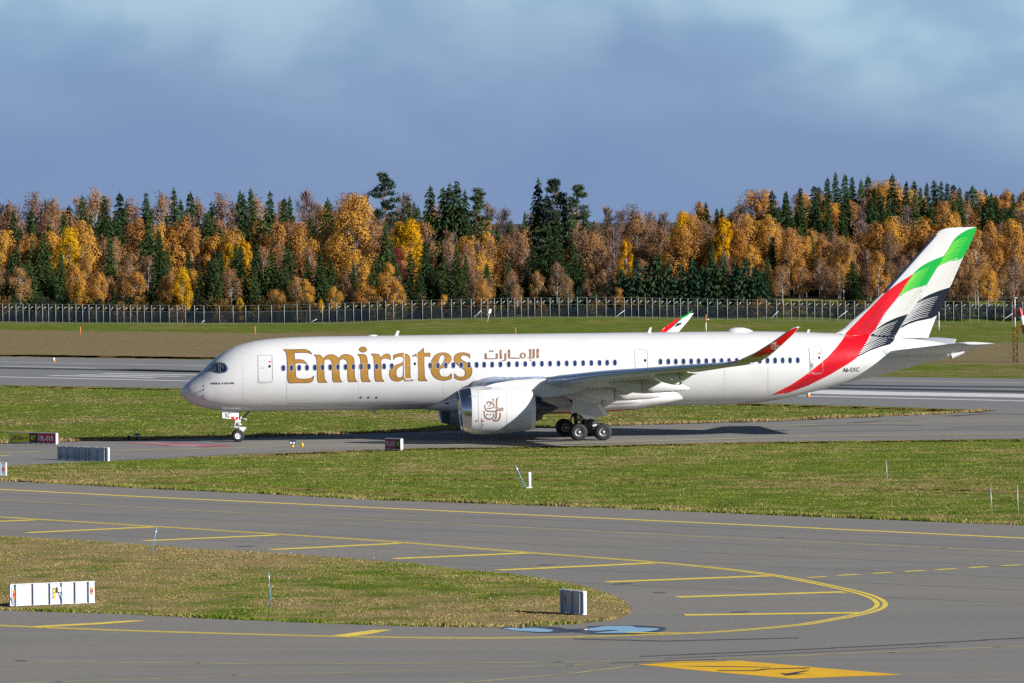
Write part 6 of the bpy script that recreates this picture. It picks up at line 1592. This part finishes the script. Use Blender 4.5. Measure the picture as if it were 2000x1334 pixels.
def tufts(name, label, poly, cut, dens_, h, mat, seed, wide=.05, blades=4, edge=None):
    P = [gp(x, y) for x, y in poly]; x0, x1 = min(p.x for p in P), max(p.x for p in P); y0, y1 = min(p.y for p in P), max(p.y for p in P)
    r = np.random.default_rng(seed); n = int((x1 - x0) * (y1 - y0) * dens_)
    X = r.uniform(x0, x1, n); Y = r.uniform(y0, y1, n)
    def vec_in(poly_):
        c = np.zeros(len(X), bool); j = len(poly_) - 1
        for i in range(len(poly_)):
            yi, yj, xi, xj = poly_[i].y, poly_[j].y, poly_[i].x, poly_[j].x
            if yi != yj: c ^= ((yi > Y) != (yj > Y)) & (X < (xj - xi) * (Y - yi) / (yj - yi) + xi)
            j = i
        return c
    keep = vec_in(P)
    for cpoly in cut: keep &= ~vec_in([gp(x, y) for x, y in cpoly])
    X, Y = X[keep], Y[keep]; n = len(X)
    cl = .35 + .65 * (.5 + .5 * np.sin(X * .9 + 2.1 * np.sin(Y * .31)) * np.sin(Y * .55 + 1.7 * np.sin(X * .4)))
    B = blades; hx = np.repeat(X, B) + r.normal(0, .07, n * B); hy = np.repeat(Y, B) + r.normal(0, .07, n * B)
    an = r.uniform(0, 6.283, n * B); hh = h * r.uniform(.45, 1.25, n * B) * np.repeat(cl, B); ln = hh * r.uniform(.2, .9, n * B); la = r.uniform(0, 6.283, n * B)
    p = np.empty((n * B, 3, 3)); w = wide * r.uniform(.6, 1.3, n * B)
    p[:, 0] = np.stack([hx - np.cos(an) * w, hy - np.sin(an) * w, np.full(n * B, -.01)], 1); p[:, 1] = np.stack([hx + np.cos(an) * w, hy + np.sin(an) * w, np.full(n * B, -.01)], 1)
    p[:, 2] = np.stack([hx + np.cos(la) * ln, hy + np.sin(la) * ln, hh], 1)
    me = bpy.data.meshes.new(name); N = n * B
    me.vertices.add(N * 3); me.vertices.foreach_set('co', p.reshape(-1)); me.loops.add(N * 3); me.loops.foreach_set('vertex_index', np.arange(N * 3, dtype=np.int32))
    me.polygons.add(N); me.polygons.foreach_set('loop_start', np.arange(0, N * 3, 3, dtype=np.int32)); me.polygons.foreach_set('loop_total', np.full(N, 3, dtype=np.int32))
    me.update(calc_edges=True)
    o = link(name, me, mat); return tag(o, label, 'grass', kind='stuff')
TM_I = tuft_mat('verge blades', .30); TM_M = tuft_mat('strip blades', .02); TM_D = tuft_mat('edge blades', 1.3)
islp = smooth_px(isl_top, 1)
isl_clean = [(-60, 1044)] + [p for p in isl_top if p[0] > -20] + [p for p in isl_bot[1:] if p[0] > -20] + [(-60, 1191)]
tufts('grass', 'straw coloured and green blades covering the dry verge', isl_clean, [], 20, .065, TM_I, 1, .03, 4)
midp = [(-40, 914)] + [(0, 911)] + [p for p in tax_near if 0 < p[0] <= 2000] + [(2060, 856), (2060, 1030)] + [p for p in ap_far[::-1] if 0 <= p[0] <= 2000] + [(-40, 937)]
tufts('grass', 'green blades of the mown strip in front of the aircraft', midp, [], 8, .055, TM_M, 2, .045, 4)
behp = [(-40, 756)] + [(0, 753)] + [p for p in run_near if 0 < p[0] <= 1930] + [p for p in tax_far[::-1] if 0 <= p[0] < 1930] + [(-40, 869)]
tufts('grass', 'green blades of the strip between taxiway and runway', behp, [], 1.8, .07, TM_M, 3, .09, 3)
def fringe(line, w, h, seed, label, dn=26):
    """longer blades along a paving edge"""
    up = [(x, y - w) for x, y in line]
    return tufts('grass', label, line + up[::-1], [], dn, h, TM_D if seed % 2 else TM_M, seed, .05, 4)
fringe([p for p in ap_far if -10 <= p[0] <= 2001], 2.2, .26, 12, 'longer green blades along the near apron edge', 30)
fringe([p for p in ap_far if -10 <= p[0] <= 2001], 4.5, .22, 13, 'longer straw blades along the near apron edge', 9)
fringe([p for p in tax_far if -10 <= p[0] <= 1930], 2.6, .32, 15, 'longer straw blades along the far taxiway edge', 9)
fringe([p for p in isl_bot if -10 <= p[0] <= 1201], 2.6, .20, 16, 'longer green blades along the verge bottom edge', 40)
_rim = [p for p in isl_top if 820 < p[0]]
tufts('grass', 'fresh green blades round the tip of the verge', _rim + [(x - 26, y + 9) for x, y in _rim[::-1]], [], 26, .08, TM_M, 17, .035, 4)
_rim2 = [p for p in isl_top if -20 < p[0] <= 840]
tufts('grass', 'green blades along the verge top edge', _rim2 + [(x, y + 6) for x, y in _rim2[::-1]], [], 14, .08, TM_M, 18, .035, 4)
# clover heads and small pale flowers
n = 420; m = MB(); r = random.Random(5)
while n:
    if r.random() < .72: px, py = r.uniform(0, 2000), r.uniform(880, 1020); ok = pip((px, py), midp)
    else: px, py = r.uniform(0, 1225), r.uniform(1050, 1222); ok = pip((px, py), isl_clean)
    if not ok: continue
    n -= 1; p = gp(px, py); s = r.uniform(.012, .028); z = r.uniform(.10, .18)
    m.add([(p.x - s, p.y, z), (p.x, p.y - s, z), (p.x + s, p.y, z), (p.x, p.y + s, z), (p.x, p.y, z + s * 1.6), (p.x, p.y, z - s * .6)], [(0, 1, 4), (1, 2, 4), (2, 3, 4), (3, 0, 4), (1, 0, 5), (2, 1, 5), (3, 2, 5), (0, 3, 5)])
tag(m.build('wild_flowers', pmat('petal white', (.72, .70, .60), .7), None, False), 'tiny pale flower heads scattered in the grass', 'flowers', kind='stuff')
